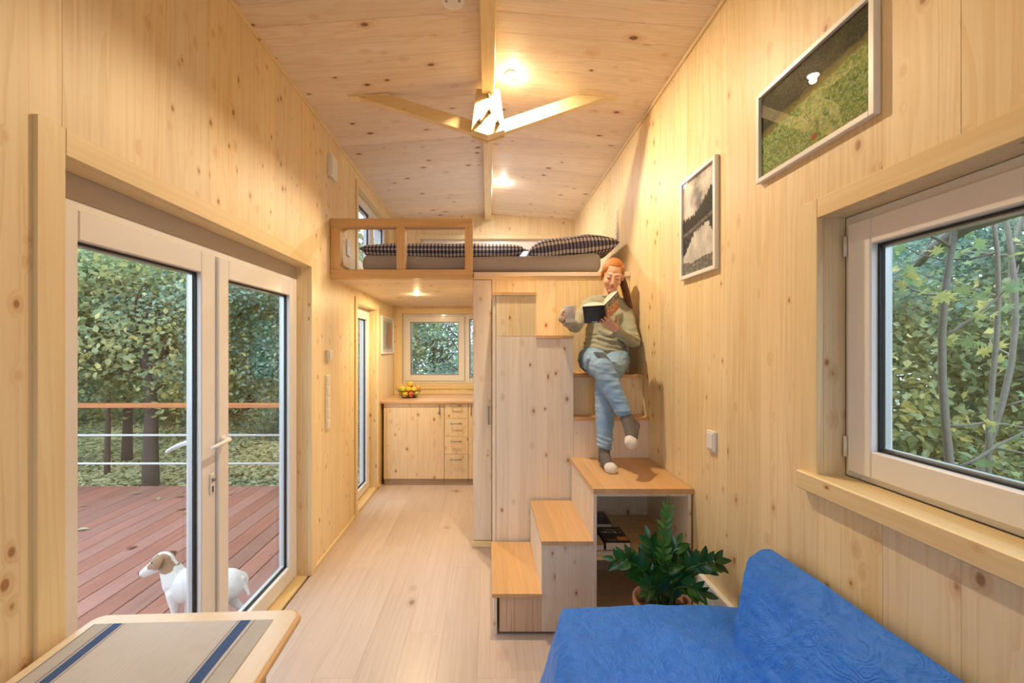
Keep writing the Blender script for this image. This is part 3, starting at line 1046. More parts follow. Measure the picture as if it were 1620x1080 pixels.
for dx, dy, h, kind, lab in fr_list:
    me = (ML if kind == 'lemon' else MA).copy()
    me.materials.append(FM[kind])
    nm = 'lemon' if kind == 'lemon' else 'apple'
    o = bpy.data.objects.new(nm, me)
    place(o, None, FC + V((dx, dy, h)))
    o.rotation_euler = (RN.uniform(-0.7, 0.7), RN.uniform(-0.7, 0.7), RN.uniform(0, 6)) if nm == 'apple' else (1.4, 0.2, RN.uniform(0, 6))
    tag(o, lab, 'fruit', 'fruit in the wire basket')
    if nm == 'apple':
        bm = bmesh.new()
        tube(bm, [(0, 0, 0.020), (0.002, 0, 0.034)], 0.0013, 5)
        s_ = mk('stem', bm, stem_m)
        s_.parent = o
        s_.location = (0.001, 0, 0.027)

# ------------------------------------------------------------------ soft furnishings helpers
def uvgrid(name, nu, nv, fn, mat, parent=None, wrapu=False, uvs=(1, 1), origin=None, smooth=True):
    """grid surface fn(s, t) -> point, with a UV map scaled to metres by uvs"""
    pts = [V(fn(i / nu, j / nv)) for j in range(nv + 1) for i in range(nu + 1)]
    if origin is None:
        origin = sum(pts, V()) / len(pts)
    origin = V(origin)
    faces = [(j * (nu + 1) + i, j * (nu + 1) + i + 1, (j + 1) * (nu + 1) + i + 1, (j + 1) * (nu + 1) + i) for j in range(nv) for i in range(nu)]
    me = bpy.data.meshes.new(name)
    me.from_pydata([p - origin for p in pts], [], faces)
    uv = me.uv_layers.new(name='UVMap')
    buf = []
    for f in faces:
        for v in f:
            buf += [(v % (nu + 1)) / nu * uvs[0], (v // (nu + 1)) / nv * uvs[1]]
    uv.data.foreach_set('uv', buf)
    if smooth:
        me.polygons.foreach_set('use_smooth', [True] * len(me.polygons))
    me.materials.append(mat)
    return place(bpy.data.objects.new(name, me), parent, origin)


def gingham():
    m, n, b = nt('gingham_cloth')
    tc = n.nodes.new('ShaderNodeTexCoord')
    sp = n.nodes.new('ShaderNodeSeparateXYZ')
    n.links.new(tc.outputs['UV'], sp.inputs[0])
    fs = []
    for k in (0, 1):
        f = mathn(n, 'FRACT', mathn(n, 'MULTIPLY', sp.outputs[k], 34.0))
        fs.append(mathn(n, 'GREATER_THAN', f, 0.5))
    t = mathn(n, 'MULTIPLY', mathn(n, 'ADD', fs[0], fs[1]), 0.5)
    cr = n.nodes.new('ShaderNodeValToRGB')
    cr.color_ramp.interpolation = 'CONSTANT'
    e = cr.color_ramp.elements
    e[0].position, e[0].color = 0.0, (0.72, 0.70, 0.72, 1)
    e[1].position, e[1].color = 0.3, (0.20, 0.20, 0.30, 1)
    q = e.new(0.8)
    q.color = (0.025, 0.03, 0.09, 1)
    n.links.new(t, cr.inputs[0])
    n.links.new(cr.outputs[0], b.inputs['Base Color'])
    b.inputs['Roughness'].default_value = 0.85
    return m


GING = gingham()


def quilt_mat():
    m, n, b = nt('blue_quilt')
    b.inputs['Roughness'].default_value = 0.62
    b.inputs['Sheen Weight'].default_value = 0.35
    b.inputs['Sheen Roughness'].default_value = 0.4
    b.inputs['Sheen Tint'].default_value = (0.5, 0.7, 1, 1)
    tc = n.nodes.new('ShaderNodeTexCoord')
    ns = n.nodes.new('ShaderNodeTexNoise')
    ns.inputs['Scale'].default_value = 5.5
    ns.inputs['Detail'].default_value = 1.5
    ns.inputs['Distortion'].default_value = 1.6
    n.links.new(tc.outputs['Object'], ns.inputs['Vector'])
    w = mathn(n, 'SINE', mathn(n, 'MULTIPLY', ns.outputs['Fac'], 110.0))
    n2 = n.nodes.new('ShaderNodeTexNoise')
    n2.inputs['Scale'].default_value = 26
    n2.inputs['Detail'].default_value = 3
    n.links.new(tc.outputs['Object'], n2.inputs['Vector'])
    h = mathn(n, 'ADD', mathn(n, 'MULTIPLY', w, 0.10), mathn(n, 'MULTIPLY', n2.outputs['Fac'], 2.6))
    bp = n.nodes.new('ShaderNodeBump')
    bp.inputs['Strength'].default_value = 0.7
    bp.inputs['Distance'].default_value = 0.008
    n.links.new(h, bp.inputs['Height'])
    n.links.new(bp.outputs['Normal'], b.inputs['Normal'])
    c = mixc(n, n2.outputs['Fac'], (0.008, 0.135, 0.68), (0.016, 0.205, 0.84))
    n.links.new(c, b.inputs['Base Color'])
    return m


QUILT = quilt_mat()
GREYSHEET = plain('grey_sheet', (0.36, 0.345, 0.36), 0.85, bump=0.25, bscale=500)


def pillow(name, c, lx, ly, h, rot, mat, label, cat, parent=None, sag=0.0, kx=34, seed=0, puff=0.55):
    """closed puffy cushion: two grids joined along their seam"""
    n1, n2 = 40, 28
    verts, faces, uvv = [], [], []
    for side in (1, -1):
        for j in range(n2 + 1):
            for i in range(n1 + 1):
                u, v = i / n1 * 2 - 1, j / n2 * 2 - 1
                k = max(0.0, (1 - abs(u) ** 3.2)) ** puff * max(0.0, (1 - abs(v) ** 3.2)) ** puff
                pin = 1 - 0.055 * (1 - abs(v) ** 2) * (abs(u) ** 6)
                pin2 = 1 - 0.055 * (1 - abs(u) ** 2) * (abs(v) ** 6)
                z = side * h / 2 * k + 0.10 * h * fbm(u * 2.2 + seed, v * 2.2, side) * k
                z += sag * (u * u)
                verts.append(V((u * lx / 2 * pin, v * ly / 2 * pin2, z)))
                uvv.append((u * lx / 2, v * ly / 2))
    st_ = (n1 + 1) * (n2 + 1)
    for sd_ in (0, 1):
        for j in range(n2):
            for i in range(n1):
                a = sd_ * st_ + j * (n1 + 1) + i
                q = (a, a + 1, a + n1 + 2, a + n1 + 1)
                faces.append(q if sd_ == 0 else tuple(reversed(q)))
    me = bpy.data.meshes.new(name)
    me.from_pydata(verts, [], faces)
    uv = me.uv_layers.new(name='UVMap')
    buf = []
    for p in me.polygons:
        for v in p.vertices:
            buf += list(uvv[v])
    uv.data.foreach_set('uv', buf)
    bm = bmesh.new()
    bm.from_mesh(me)
    bmesh.ops.remove_doubles(bm, verts=bm.verts, dist=0.0004)
    bm.to_mesh(me)
    bm.free()
    me.polygons.foreach_set('use_smooth', [True] * len(me.polygons))
    me.materials.append(mat)
    o = place(bpy.data.objects.new(name, me), parent, c)
    o.rotation_euler = rot
    return tag(o, label, cat)


# ------------------------------------------------------------------ bed on the loft
MX0, MX1, MY0, MY1 = -0.985, 0.885, YL + 0.03, 5.18
bm = bmesh.new()
box(bm, MX0, MX1, MY0, MY1, LOFT1 + 0.002, 2.252, 0.052, 5)
for k in range(1, 36):
    xx = MX0 + (MX1 - MX0) * k / 36
    bmesh.ops.bisect_plane(bm, geom=list(bm.verts) + list(bm.edges) + list(bm.faces), plane_co=(xx, 0, 0), plane_no=(1, 0, 0))
for v in bm.verts:
    k = clamp((v.co.z - LOFT1) / 0.14)
    v.co.z += k * (0.030 * clamp((v.co.x - 0.2) / 0.55) ** 2 + 0.016 * clamp((-v.co.x - 0.6) / 0.35) ** 2 + 0.005 * math.sin(v.co.x * 7) - 0.012)
    v.co.y += 0.004 * math.sin(v.co.x * 11) * (1 if v.co.y < 3.5 else 0)
mt_ = mk('mattress', bm, GREYSHEET, None, True)
tag(mt_, 'thick mattress in a grey fitted sheet on the loft', 'mattress')
pillow('duvet', (-0.365, 3.74, 2.318), 1.34, 0.80, 0.145, (0, 0, 0.0), GING, 'navy and white gingham duvet folded flat on the mattress', 'duvet', seed=3, puff=0.24)
pillow('pillow', (0.675, 3.58, 2.345), 0.73, 0.55, 0.20, (0.02, -0.12, 0.04), GING, 'plump navy gingham pillow at the right end of the loft bed', 'pillow', sag=-0.014, seed=8, puff=0.42)

# ------------------------------------------------------------------ sofa bench with the blue quilt
sofa = empty('sofa', (0.7, 0.4, 0), 'low wooden sofa bench hidden under the blue quilt', 'sofa')
bx('bench_box', 0.33, XR - 0.02, -1.2, 1.60, 0.04, 0.30, pine('Y'), sofa, 0.004)
bx('seat_mattress', 0.31, XR - 0.015, -1.22, 1.62, 0.30, 0.470, plain('mattress_cover', (0.3, 0.4, 0.6), 0.8), sofa, 0.04, 4, True)


def quilt_pt(s, t):
    a = 2 * PI * s
    # rounded rectangle in polar form
    cx, cy, hx, hy = 0.665, 0.23, 0.435, 1.44
    px, py = math.cos(a), math.sin(a)
    k = (abs(px) ** 9 + abs(py) ** 9) ** (-1 / 9)
    ux, uy = px * k, py * k
    if t < 0.62:
        r = (t / 0.62)
        r = 1 - (1 - r) ** 1.25 if r < 1 else 1.0
        x, y = cx + ux * hx * r, cy + uy * hy * r
        edge = max(abs(ux * r), 0) ** 10
        d = min((1 - abs(ux * r)) * hx, (1 - abs(uy * r)) * hy)
        z = 0.515 + 0.018 * (1 - (ux * r) ** 2) - 0.055 * clamp(1 - d / 0.07) ** 2.2
        z += 0.006 * fbm(x * 4, y * 4, 2) + 0.004 * fbm(x * 11, y * 7, 5)
        z += 0.004 * math.sin((x * 3.2 + y * 5.0) * 3 + 2 * fbm(x * 2, y * 2, 9))
    else:
        r = (t - 0.62) / 0.38
        fl = 0.012 + 0.10 * r ** 0.9 + 0.022 * r * math.sin(a * 23 + 2 * math.sin(a * 5)) + 0.012 * r * fbm(ux * 6, uy * 6, r * 2)
        corner = (abs(ux * uy)) ** 3
        fl += 0.05 * corner * r
        nx_, ny_ = (abs(px) ** 8) * (1 if px > 0 else -1), (abs(py) ** 8) * (1 if py > 0 else -1)
        l = math.hypot(nx_, ny_) or 1
        x, y = cx + ux * hx + fl * nx_ / l, cy + uy * hy + fl * 0.6 * ny_ / l
        z = 0.460 - (0.460 - 0.035) * r
    return (min(x, XR - 0.006 - 0.002 * math.sin(y * 9)), y, z)


q = uvgrid('quilt', 420, 90, quilt_pt, QUILT, uvs=(1, 1), origin=(0.69, 0.4, 0.4))
tag(q, 'bright blue embossed quilt draped over the sofa seat down to the floor', 'quilt')


# long backrest cushion in the same quilt, leaning on the wall
def cush_pt(s, t):
    a = 2 * PI * s
    # cross section in X/Z : rounded parallelogram; t runs along Y
    ca, sa = math.cos(a), math.sin(a)
    k = (abs(ca) ** 9 + abs(sa) ** 9) ** (-1 / 9)
    u, v = ca * k, sa * k           # u across the thickness (-1 front), v up
    cap = 1.0
    ty = 0.0
    if t < 0.025:
        f = t / 0.025
        cap = 0.35 + 0.65 * math.sqrt(max(0, 1 - (1 - f) ** 2))
    elif t > 0.94:
        f = (1 - t) / 0.06
        cap = 0.35 + 0.65 * math.sqrt(max(0, 1 - (1 - f) ** 2))
    u *= cap
    v2 = v * (0.93 + 0.07 * cap)
    zc = 0.622 + v2 * 0.148
    xc = 0.942 + v2 * 0.062
    x = xc + u * (0.072 - 0.022 * v2)
    if t < 0.025:
        yy = 1.555 - 0.02 * (t / 0.025)
    else:
        yy = 1.535 - (t - 0.025) / 0.975 * 1.45
    y = yy - 0.17 * clamp((0.5 - v2 * 0.5)) * clamp(1 - t * 1.4)
    x += 0.008 * fbm(y * 3, v * 2, 1) + 0.004 * fbm(y * 9, v * 5, 4)
    zc += 0.008 * fbm(y * 2.2, u, 3) + u * 0.030 * clamp(v2)
    return (min(x, XR - 0.004), y, zc)


q = uvgrid('backrest_cushion', 96, 150, cush_pt, QUILT, origin=(0.94, 0.8, 0.62))
tag(q, 'long blue quilted backrest cushion leaning on the right wall', 'cushion')

# ------------------------------------------------------------------ table with runner
tb = empty('table', (-0.86, 0.72, 0), 'light wooden table with rounded corners in front of the glazed door', 'table')
TH = 0.738
bm = bmesh.new()
tx0, tx1, ty0, ty1, rr = -1.155, -0.566, 0.25, 1.262, 0.035
out = []
for cx, cy, a0_ in ((tx1 - rr, ty1 - rr, 0), (tx0 + rr, ty1 - rr, PI / 2), (tx0 + rr, ty0 + rr, PI), (tx1 - rr, ty0 + rr, 3 * PI / 2)):
    for k in range(9):
        a = a0_ + PI / 2 * k / 8
        out.append((cx + rr * math.cos(a), cy + rr * math.sin(a), TH - 0.026))
prism(bm, out, (0, 0, 0.026), 0.003)
mk('tabletop', bm, wood('table_birch', 'Y', (0.82, 0.72, 0.58), (0.76, 0.64, 0.49), knots=0, rough=0.2, figure=0.25, spec=0.7), tb)
TEDGE = wood('table_leg_pine', 'Z', (0.70, 0.42, 0.17), (0.58, 0.31, 0.10), knots=0.2, rough=0.35)
TEDX = wood('table_edge_pine', 'Y', (0.70, 0.42, 0.17), (0.58, 0.31, 0.10), knots=0.0, rough=0.35)
bm = bmesh.new()
ring0 = []
for z_, o_ in ((TH - 0.022, 0.0008), (TH - 0.006, 0.0012)):
    pass
tube(bm, [(p[0] + (0.0006 if p[0] > -0.8 else -0.0006), p[1], TH - 0.015) for p in out], 0.0105, 6, False, True)
mk('edge_band', bm, TEDX, tb, True)
for lx, ly in ((-0.665, 1.165), (-1.08, 1.165), (-0.665, 0.35), (-1.08, 0.35)):
    bx('leg', lx - 0.03, lx + 0.03, ly - 0.03, ly + 0.03, 0, TH - 0.026, TEDGE, tb, 0.004)
for a in ((-1.05, -0.695, 1.155, 1.175), (-1.05, -0.695, 0.34, 0.36)):
    bx('apron', a[0], a[1], a[2], a[3], TH - 0.10, TH - 0.027, TEDGE, tb)
for a in ((-0.675, -0.655), (-1.09, -1.07)):
    bx('apron', a[0], a[1], 0.38, 1.135, TH - 0.10, TH - 0.027, TEDGE, tb)


def runner_col(s, t):
    x = s * 0.50
    base = (0.60, 0.60, 0.63)
    w = 0.035 * fbm(s * 90, t * 14, 0, 2) + 0.02 * fbm(s * 9, t * 220, 3, 2)
    base = tuple(c + w for c in base)
    for c0, c1, col in ((0.053, 0.078, (0.05, 0.11, 0.30)), (0.408, 0.437, (0.05, 0.11, 0.30))):
        if c0 <= x <= c1:
            return tuple(c + w * 0.5 for c in col)
    for c0, c1 in ((0.044, 0.048), (0.083, 0.086), (0.400, 0.403), (0.445, 0.449), (0.0, 0.004)):
        if c0 <= x <= c1:
            return (0.26, 0.27, 0.31)
    if x < 0.044 or x > 0.449:
        return tuple(c * 0.86 for c in base)
    return base


run = sheet('table_runner', (-1.125, 0.27, TH + 0.0022), (0.50, 0, 0), (0, 0.945, 0), 250, 60, runner_col, attr_mat('woven_runner', 0.85), None,
            lambda s, t: 0.0008 * math.sin(t * 14 + s * 3))
tag(run, 'grey woven table runner with two dark blue stripes', 'table runner')
# the table and its runner stand a little askew
for o_, piv in ((tb, None), (run, None)):
    P = V((tx1, ty1, 0))
    ang = math.radians(2.6)
    w_ = WP[o_.name]
    rel = Matrix.Rotation(ang, 3, 'Z') @ (w_ - P)
    o_.location = P + rel
    o_.rotation_euler = (0, 0, ang)


# ------------------------------------------------------------------ pictures
def framed(name, plane_x, y0, y1, z0, z1, sg, bar, fn, label, nu=90, nv=60, depth=0.022, mount=0.0, coat=1.0):
    """picture frame on a side wall; sg = +1 when it hangs on the right wall (faces -X)"""
    fr_ = empty(name, (plane_x, (y0 + y1) / 2, (z0 + z1) / 2), label, 'picture')
    pa, pb = (plane_x - sg * depth, plane_x - sg * 0.001)
    bm = bmesh.new()
    for b0, b1, c0, c1 in ((y0, y0 + bar, z0, z1), (y1 - bar, y1, z0, z1), (y0 + bar, y1 - bar, z0, z0 + bar), (y0 + bar, y1 - bar, z1 - bar, z1)):
        box(bm, min(pa, pb), max(pa, pb), b0, b1, c0, c1, 0.0015)
    mk('frame', bm, WPLAST, fr_)
    bx('backing', plane_x - sg * 0.002, plane_x - sg * 0.006, y0 + bar, y1 - bar, z0 + bar, z1 - bar, plain('backing_board', (0.3, 0.25, 0.2), 0.8), fr_)
    px = plane_x - sg * 0.010
    if sg > 0:      # seen from the left, +Y runs to the viewer's left
        o, u = (px, y1 - bar, z0 + bar), (0, -(y1 - y0 - 2 * bar), 0)
    else:
        o, u = (px, y0 + bar, z0 + bar), (0, (y1 - y0 - 2 * bar), 0)
    sheet('print', o, u, (0, 0, z1 - z0 - 2 * bar), nu, nv, fn, attr_mat('photo_print', 0.7, 0.15), fr_)
    bm = bmesh.new()
    gx = plane_x - sg * 0.015
    bm.faces.new([bm.verts.new(p) for p in ((gx, y0 + bar, z0 + bar), (gx, y1 - bar, z0 + bar), (gx, y1 - bar, z1 - bar), (gx, y0 + bar, z1 - bar))])
    mk('cover_glass', bm, glass_mat('picture_glass', (1, 1, 1), 0.9), fr_)
    return fr_


def meadow(s, t):
    n1 = fbm(s * 6, t * 6, 1)
    n2 = fbm(s * 30, t * 26, 2)
    n3 = fbm(s * 75, t * 60, 3, 2)
    hz = 0.50 + 0.20 * s + 0.04 * n1          # meadow edge climbs to the right
    if t > hz + 0.07:
        d = 0.022 + 0.02 * max(0, n2) + 0.03 * max(0, n1)
        c = (d * 0.75, d * 1.0, d * 0.35)
        if n3 > 0.35:
            c = (0.09, 0.11, 0.035)
        return c
    if t > hz - 0.03:
        k = clamp((t - hz + 0.03) / 0.10)
        return lerp((0.20, 0.19, 0.05), (0.07, 0.08, 0.02), clamp(k + n2 * 0.5))
    c = lerp((0.09, 0.20, 0.03), (0.30, 0.40, 0.09), clamp(0.5 + n2 * 1.1))
    c = lerp(c, (0.30, 0.25, 0.10), clamp(0.35 - t + n1 * 0.4) * 0.6)
    if n3 > 0.34 + 0.1 * n1:
        c = (0.52, 0.52, 0.46)
    if abs(s - 0.56) < 0.025 and abs(t - 0.10) < 0.03:
        c = (0.35, 0.10, 0.05)
    return c


def lake(s, t):
    """grey photograph of a lake shore with firs and clouds"""
    fir = 0.03 * abs(math.sin(s * 41)) + 0.02 * abs(math.sin(s * 23 + 1))
    top = 0.575 + fir + 0.24 * clamp((s - 0.35) / 0.65) ** 1.3
    shore = 0.45 + 0.10 * s
    n1 = fbm(s * 3, t * 4, 5)
    n2 = fbm(s * 22, t * 30, 6)
    cl = clamp(0.50 + n1 * 0.8 + 0.2 * fbm(s * 8, t * 10, 2))
    sky = lerp((0.20, 0.20, 0.21), (0.72, 0.70, 0.67), cl)
    if t > top:
        return sky
    if t > shore:
        v = 0.035 + 0.035 * max(0, n2)
        return (v, v, v * 0.95)
    if t > shore - 0.035:
        v = 0.16 + 0.14 * n2
        return (v, v, v)
    m_ = shore - 0.035 - t
    depth = 0.19 * clamp(1 - s / 0.38) + 0.03 + 0.22 * clamp((s - 0.80) / 0.2) + 0.03 * n2
    if m_ < depth:
        v = 0.05 + 0.02 * n2
        return (v, v, v)
    if t < 0.13 + 0.05 * n1:
        v = 0.14 + 0.2 * max(0, n2 + 0.15)
        return (v, v, v * 0.92)
    return lerp(sky, (0.70, 0.68, 0.66), 0.45)


def feather(s, t):
    if s < 0.12 or s > 0.88 or t < 0.10 or t > 0.90:
        return (0.62, 0.60, 0.56)
    n1 = fbm(s * 4, t * 5, 3)
    n2 = fbm(s * 14, t * 12, 8)
    d = ((s - 0.62) / 0.24) ** 2 + ((t - 0.5) / 0.42) ** 2 + n1 * 0.7
    if d < 1:
        return lerp((0.42, 0.13, 0.07), (0.36, 0.22, 0.14), clamp(n2 + 0.5))
    if s < 0.42 and d < 1.9:
        return lerp((0.05, 0.13, 0.11), (0.2, 0.3, 0.26), clamp(n2 + 0.5))
    return lerp((0.40, 0.42, 0.38), (0.24, 0.34, 0.30), clamp(n2 + 0.4))


framed('picture', XR, 1.155, 1.665, 2.178, 2.528, 1, 0.018, meadow, 'large white-framed colour photograph of a flowering meadow above the window', 180, 120)
framed('picture', XR, 1.965, 2.325, 1.900, 2.440, 1, 0.020, lake, 'white-framed black and white photograph of a lake and firs', 90, 140)
framed('picture', XL, 4.62, 5.19, 1.455, 1.882, -1, 0.016, feather, 'small white-framed print of rust and teal shapes beside the kitchen window', 40, 50)


# ------------------------------------------------------------------ switches, sockets, controls
def plate(name, px, sg, y0, y1, z0, z1, label, cat, th=0.011, rockers=1, vertical=True, mat=WPLAST, kind='switch'):
    t_ = empty(name, (px, (y0 + y1) / 2, (z0 + z1) / 2), label, cat)
    bx('cover_plate', px, px - sg * th, y0, y1, z0, z1, mat, t_, 0.0025)
    n_ = rockers
    for k in range(n_):
        if vertical:
            za, zb = z0 + (z1 - z0) * k / n_ + 0.010, z0 + (z1 - z0) * (k + 1) / n_ - 0.010
            ya, yb = y0 + 0.010, y1 - 0.010
        else:
            ya, yb = y0 + (y1 - y0) * k / n_ + 0.010, y0 + (y1 - y0) * (k + 1) / n_ - 0.010
            za, zb = z0 + 0.010, z1 - 0.010
        if kind == 'switch':
            bx('rocker', px - sg * th, px - sg * (th + 0.004), ya, yb, za, zb, mat, t_, 0.0015)
        else:
            g = bmesh.new()
            r_ = min(yb - ya, zb - za) / 2 * 0.92
            lathe(g, [(r_, 0.0), (r_, -sg * 0.003), (r_ * 0.88, -sg * 0.003), (r_ * 0.86, -sg * 0.0004), (0.001, -sg * 0.0004)], (px - sg * (th - 0.001), (ya + yb) / 2, (za + zb) / 2), 20, 'X')
            mk('socket_well', g, plain('grey_socket', (0.62, 0.61, 0.60), 0.4), t_)
    return t_


plate('light_switch', XR, 1, 1.985, 2.055, 1.030, 1.125, 'white single light switch on the right wall above the plant', 'switch', 0.015, 1, False)
plate('wall_socket', XR, 1, 1.80, 2.11, 0.295, 0.385, 'white wall socket strip low on the right wall behind the sofa', 'socket', 0.028, 3, False, WPLAST, 'socket')
plate('control_box', XL, -1, 3.09, 3.22, 2.80, 2.97, 'square white ventilation control high on the left wall', 'control box', 0.03, 1)
plate('thermostat', XL, -1, 3.06, 3.14, 1.43, 1.51, 'small beige thermostat above the switch column', 'thermostat', 0.024, 1, mat=CREAM)
plate('switch_column', XL, -1, 3.05, 3.125, 0.92, 1.325, 'tall beige column of light switches between the doors', 'switch', 0.011, 5, True, CREAM)
plate('wall_socket', XL, -1, 3.50, 3.575, 2.30, 2.44, 'white double socket on the left wall above the loft floor', 'socket', 0.011, 2, True, WPLAST, 'socket')
plate('wall_socket', XR, 1, 3.49, 3.56, 2.42, 2.68, 'tall white switch and socket strip on the right wall above the pillow', 'socket', 0.010, 3, True, CREAM, 'switch')


# ------------------------------------------------------------------ books on the shelf
def marks(s, t, rows, seed, dens=0.62):
    """illegible little strokes in rows: rows = [(t0, t1, s0, s1)]"""
    for t0, t1, s0, s1 in rows:
        if t0 <= t <= t1 and s0 <= s <= s1:
            q_ = math.floor((s - s0) / (s1 - s0) * 26)
            random_ = math.sin(q_ * 12.9898 + seed * 78.233 + t0 * 37) * 43758.5453
            if (random_ - math.floor(random_)) > 0.85:
                return False
            u_ = ((s - s0) / (s1 - s0) * 26) % 1
            v_ = (t - t0) / (t1 - t0)
            if u_ > 0.78:
                return False
            r3 = math.sin((q_ * 9 + int(u_ * 3.8) + 3 * int(v_ * 3)) * 45.164 + seed) * 9631.17
            return (r3 - math.floor(r3)) < dens
    return False


def book(name, x0, x1, y0, y1, z, th, cover, fn, label, rot=0.0, spine='left'):
    b_ = empty(name, ((x0 + x1) / 2, (y0 + y1) / 2, z), label, 'book', 'books on the open shelf')
    cm = plain('cover_' + '_'.join('%d' % (c * 99) for c in cover), cover, 0.35)
    bx('cover', x0, x1, y0, y1, z, z + 0.0015, cm, b_)
    bx('cover', x0, x1, y0, y1, z + th - 0.0015, z + th, cm, b_)
    if spine == 'left':
        bx('spine', x0 - 0.0015, x0 + 0.0005, y0, y1, z, z + th, cm, b_)
    bx('pages', x0 + 0.001, x1 - 0.004, y0 + 0.004, y1 - 0.003, z + 0.0016, z + th - 0.0016, PAPER, b_)
    sheet('cover_print', (x0, y0, z + th + 0.0004), (x1 - x0, 0, 0), (0, y1 - y0, 0), 60, 60, fn, attr_mat('cover_print', 0.3, 0.5), b_)
    b_.rotation_euler = (0, 0, rot)
    return b_


ZS = 0.4145
book('book', 0.582, 0.795, 2.245, 2.50, ZS, 0.012, (0.70, 0.74, 0.82), lambda s, t: (0.62, 0.66, 0.74) if s < 0.85 else (0.25, 0.40, 0.75), 'wide thin white and blue book at the bottom of the shelf stack')
Z2 = ZS + 0.0128


def c_black(s, t):
    if marks(s, t, [(0.60, 0.70, 0.08, 0.92), (0.76, 0.80, 0.2, 0.8), (0.84, 0.88, 0.1, 0.9)], 4):
        return (0.75, 0.72, 0.66)
    if 0.55 < s < 0.97 and 0.12 < t < 0.36:
        return lerp((0.65, 0.25, 0.05), (0.75, 0.45, 0.15), clamp(0.5 + fbm(s * 9, t * 9)))
    if 0.12 < s < 0.5 and 0.10 < t < 0.2:
        return (0.22, 0.2, 0.19)
    return (0.018, 0.014, 0.014)


book('book', 0.640, 0.775, 2.262, 2.455, Z2, 0.044, (0.02, 0.015, 0.015), c_black, 'thick black paperback with an orange cover picture, pages facing out', 0.0)
book('book', 0.584, 0.632, 2.262, 2.46, Z2, 0.030, (0.55, 0.22, 0.08), lambda s, t: (0.60, 0.42, 0.28) if t < 0.6 else (0.05, 0.03, 0.03), 'narrow orange book left of the thick black paperback')


def c_dark(s, t):
    if marks(s, t, [(0.60, 0.70, 0.12, 0.85)], 9):
        return (0.7, 0.68, 0.66)
    if t > 0.86 and s > 0.3:
        return (0.25, 0.11, 0.04)
    return (0.012, 0.010, 0.012)


book('book', 0.592, 0.748, 2.515, 2.70, ZS + 0.0005, 0.050, (0.015, 0.012, 0.014), c_dark, 'black paperback lying behind the others on the shelf')

# ------------------------------------------------------------------ potted plant
pl = empty('potted_plant', (0.80, 1.93, 0), 'glossy dark green feather-leaved plant in a brown pot behind the sofa', 'plant')
PC = V((0.80, 1.93, 0.0))
bm = bmesh.new()
lathe(bm, [(0.001, 0.0), (0.085, 0.0), (0.095, 0.02), (0.118, 0.325), (0.125, 0.337), (0.125, 0.365), (0.113, 0.365), (0.108, 0.33), (0.001, 0.33)], PC, 32)
mk('pot', bm, plain('brown_pot', (0.30, 0.14, 0.09), 0.5), pl, True)
bm = bmesh.new()
lathe(bm, [(0.001, 0.331), (0.107, 0.331), (0.106, 0.341), (0.05, 0.345), (0.001, 0.347)], PC, 24)
mk('soil', bm, plain('soil', (0.05, 0.03, 0.02), 0.95, bump=1.0, bscale=80), pl)


def leaf_mesh(name, L_, W_, fold=0.25, n_=6):
    verts, faces = [], []
    for i in range(n_ + 1):
        t = i / n_
        w = W_ * (math.sin(PI * t ** 0.8)) ** 0.75 * (1 - 0.15 * t) if 0 < t < 1 else 0.0006
        z = -0.10 * L_ * t * t
        verts += [(-w, L_ * t, z + w * fold), (0, L_ * t, z), (w, L_ * t, z + w * fold)]
    for i in range(n_):
        for k in (0, 1):
            a = i * 3 + k
            faces.append((a, a + 1, a + 4, a + 3))
    me = bpy.data.meshes.new(name)
    me.from_pydata(verts, [], faces)
    me.polygons.foreach_set('use_smooth', [True] * len(me.polygons))
    return me


def leaf_material(name, c1, c2, rough=0.3, trans=0.25, spec=0.5, attr=False, c3=None):
    if name in MATS:
        return MATS[name]
    m = bpy.data.materials.new(name)
    m.use_nodes = True
    n = m.node_tree
    b = n.nodes['Principled BSDF']
    out_ = n.nodes['Material Output']
    if attr:
        at = n.nodes.new('ShaderNodeAttribute')
        at.attribute_name = 'tint'
        fac = at.outputs['Fac']
    else:
        oi = n.nodes.new('ShaderNodeObjectInfo')
        fac = oi.outputs['Random']
    cr = n.nodes.new('ShaderNodeValToRGB')
    cr.color_ramp.elements[0].color = (*c1, 1)
    cr.color_ramp.elements[1].color = (*c2, 1)
    if c3:
        cr.color_ramp.elements[1].position = 0.6
        e = cr.color_ramp.elements.new(1.0)
        e.color = (*c3, 1)
    n.links.new(fac, cr.inputs[0])
    n.links.new(cr.outputs[0], b.inputs['Base Color'])
    b.inputs['Roughness'].default_value = rough
    b.inputs['Specular IOR Level'].default_value = spec
    tr = n.nodes.new('ShaderNodeBsdfTranslucent')
    n.links.new(cr.outputs[0], tr.inputs['Color'])
    mx = n.nodes.new('ShaderNodeMixShader')
    mx.inputs[0].default_value = trans
    n.links.new(b.outputs[0], mx.inputs[1])
    n.links.new(tr.outputs[0], mx.inputs[2])
    n.links.new(mx.outputs[0], out_.inputs[0])
    MATS[name] = m
    return m


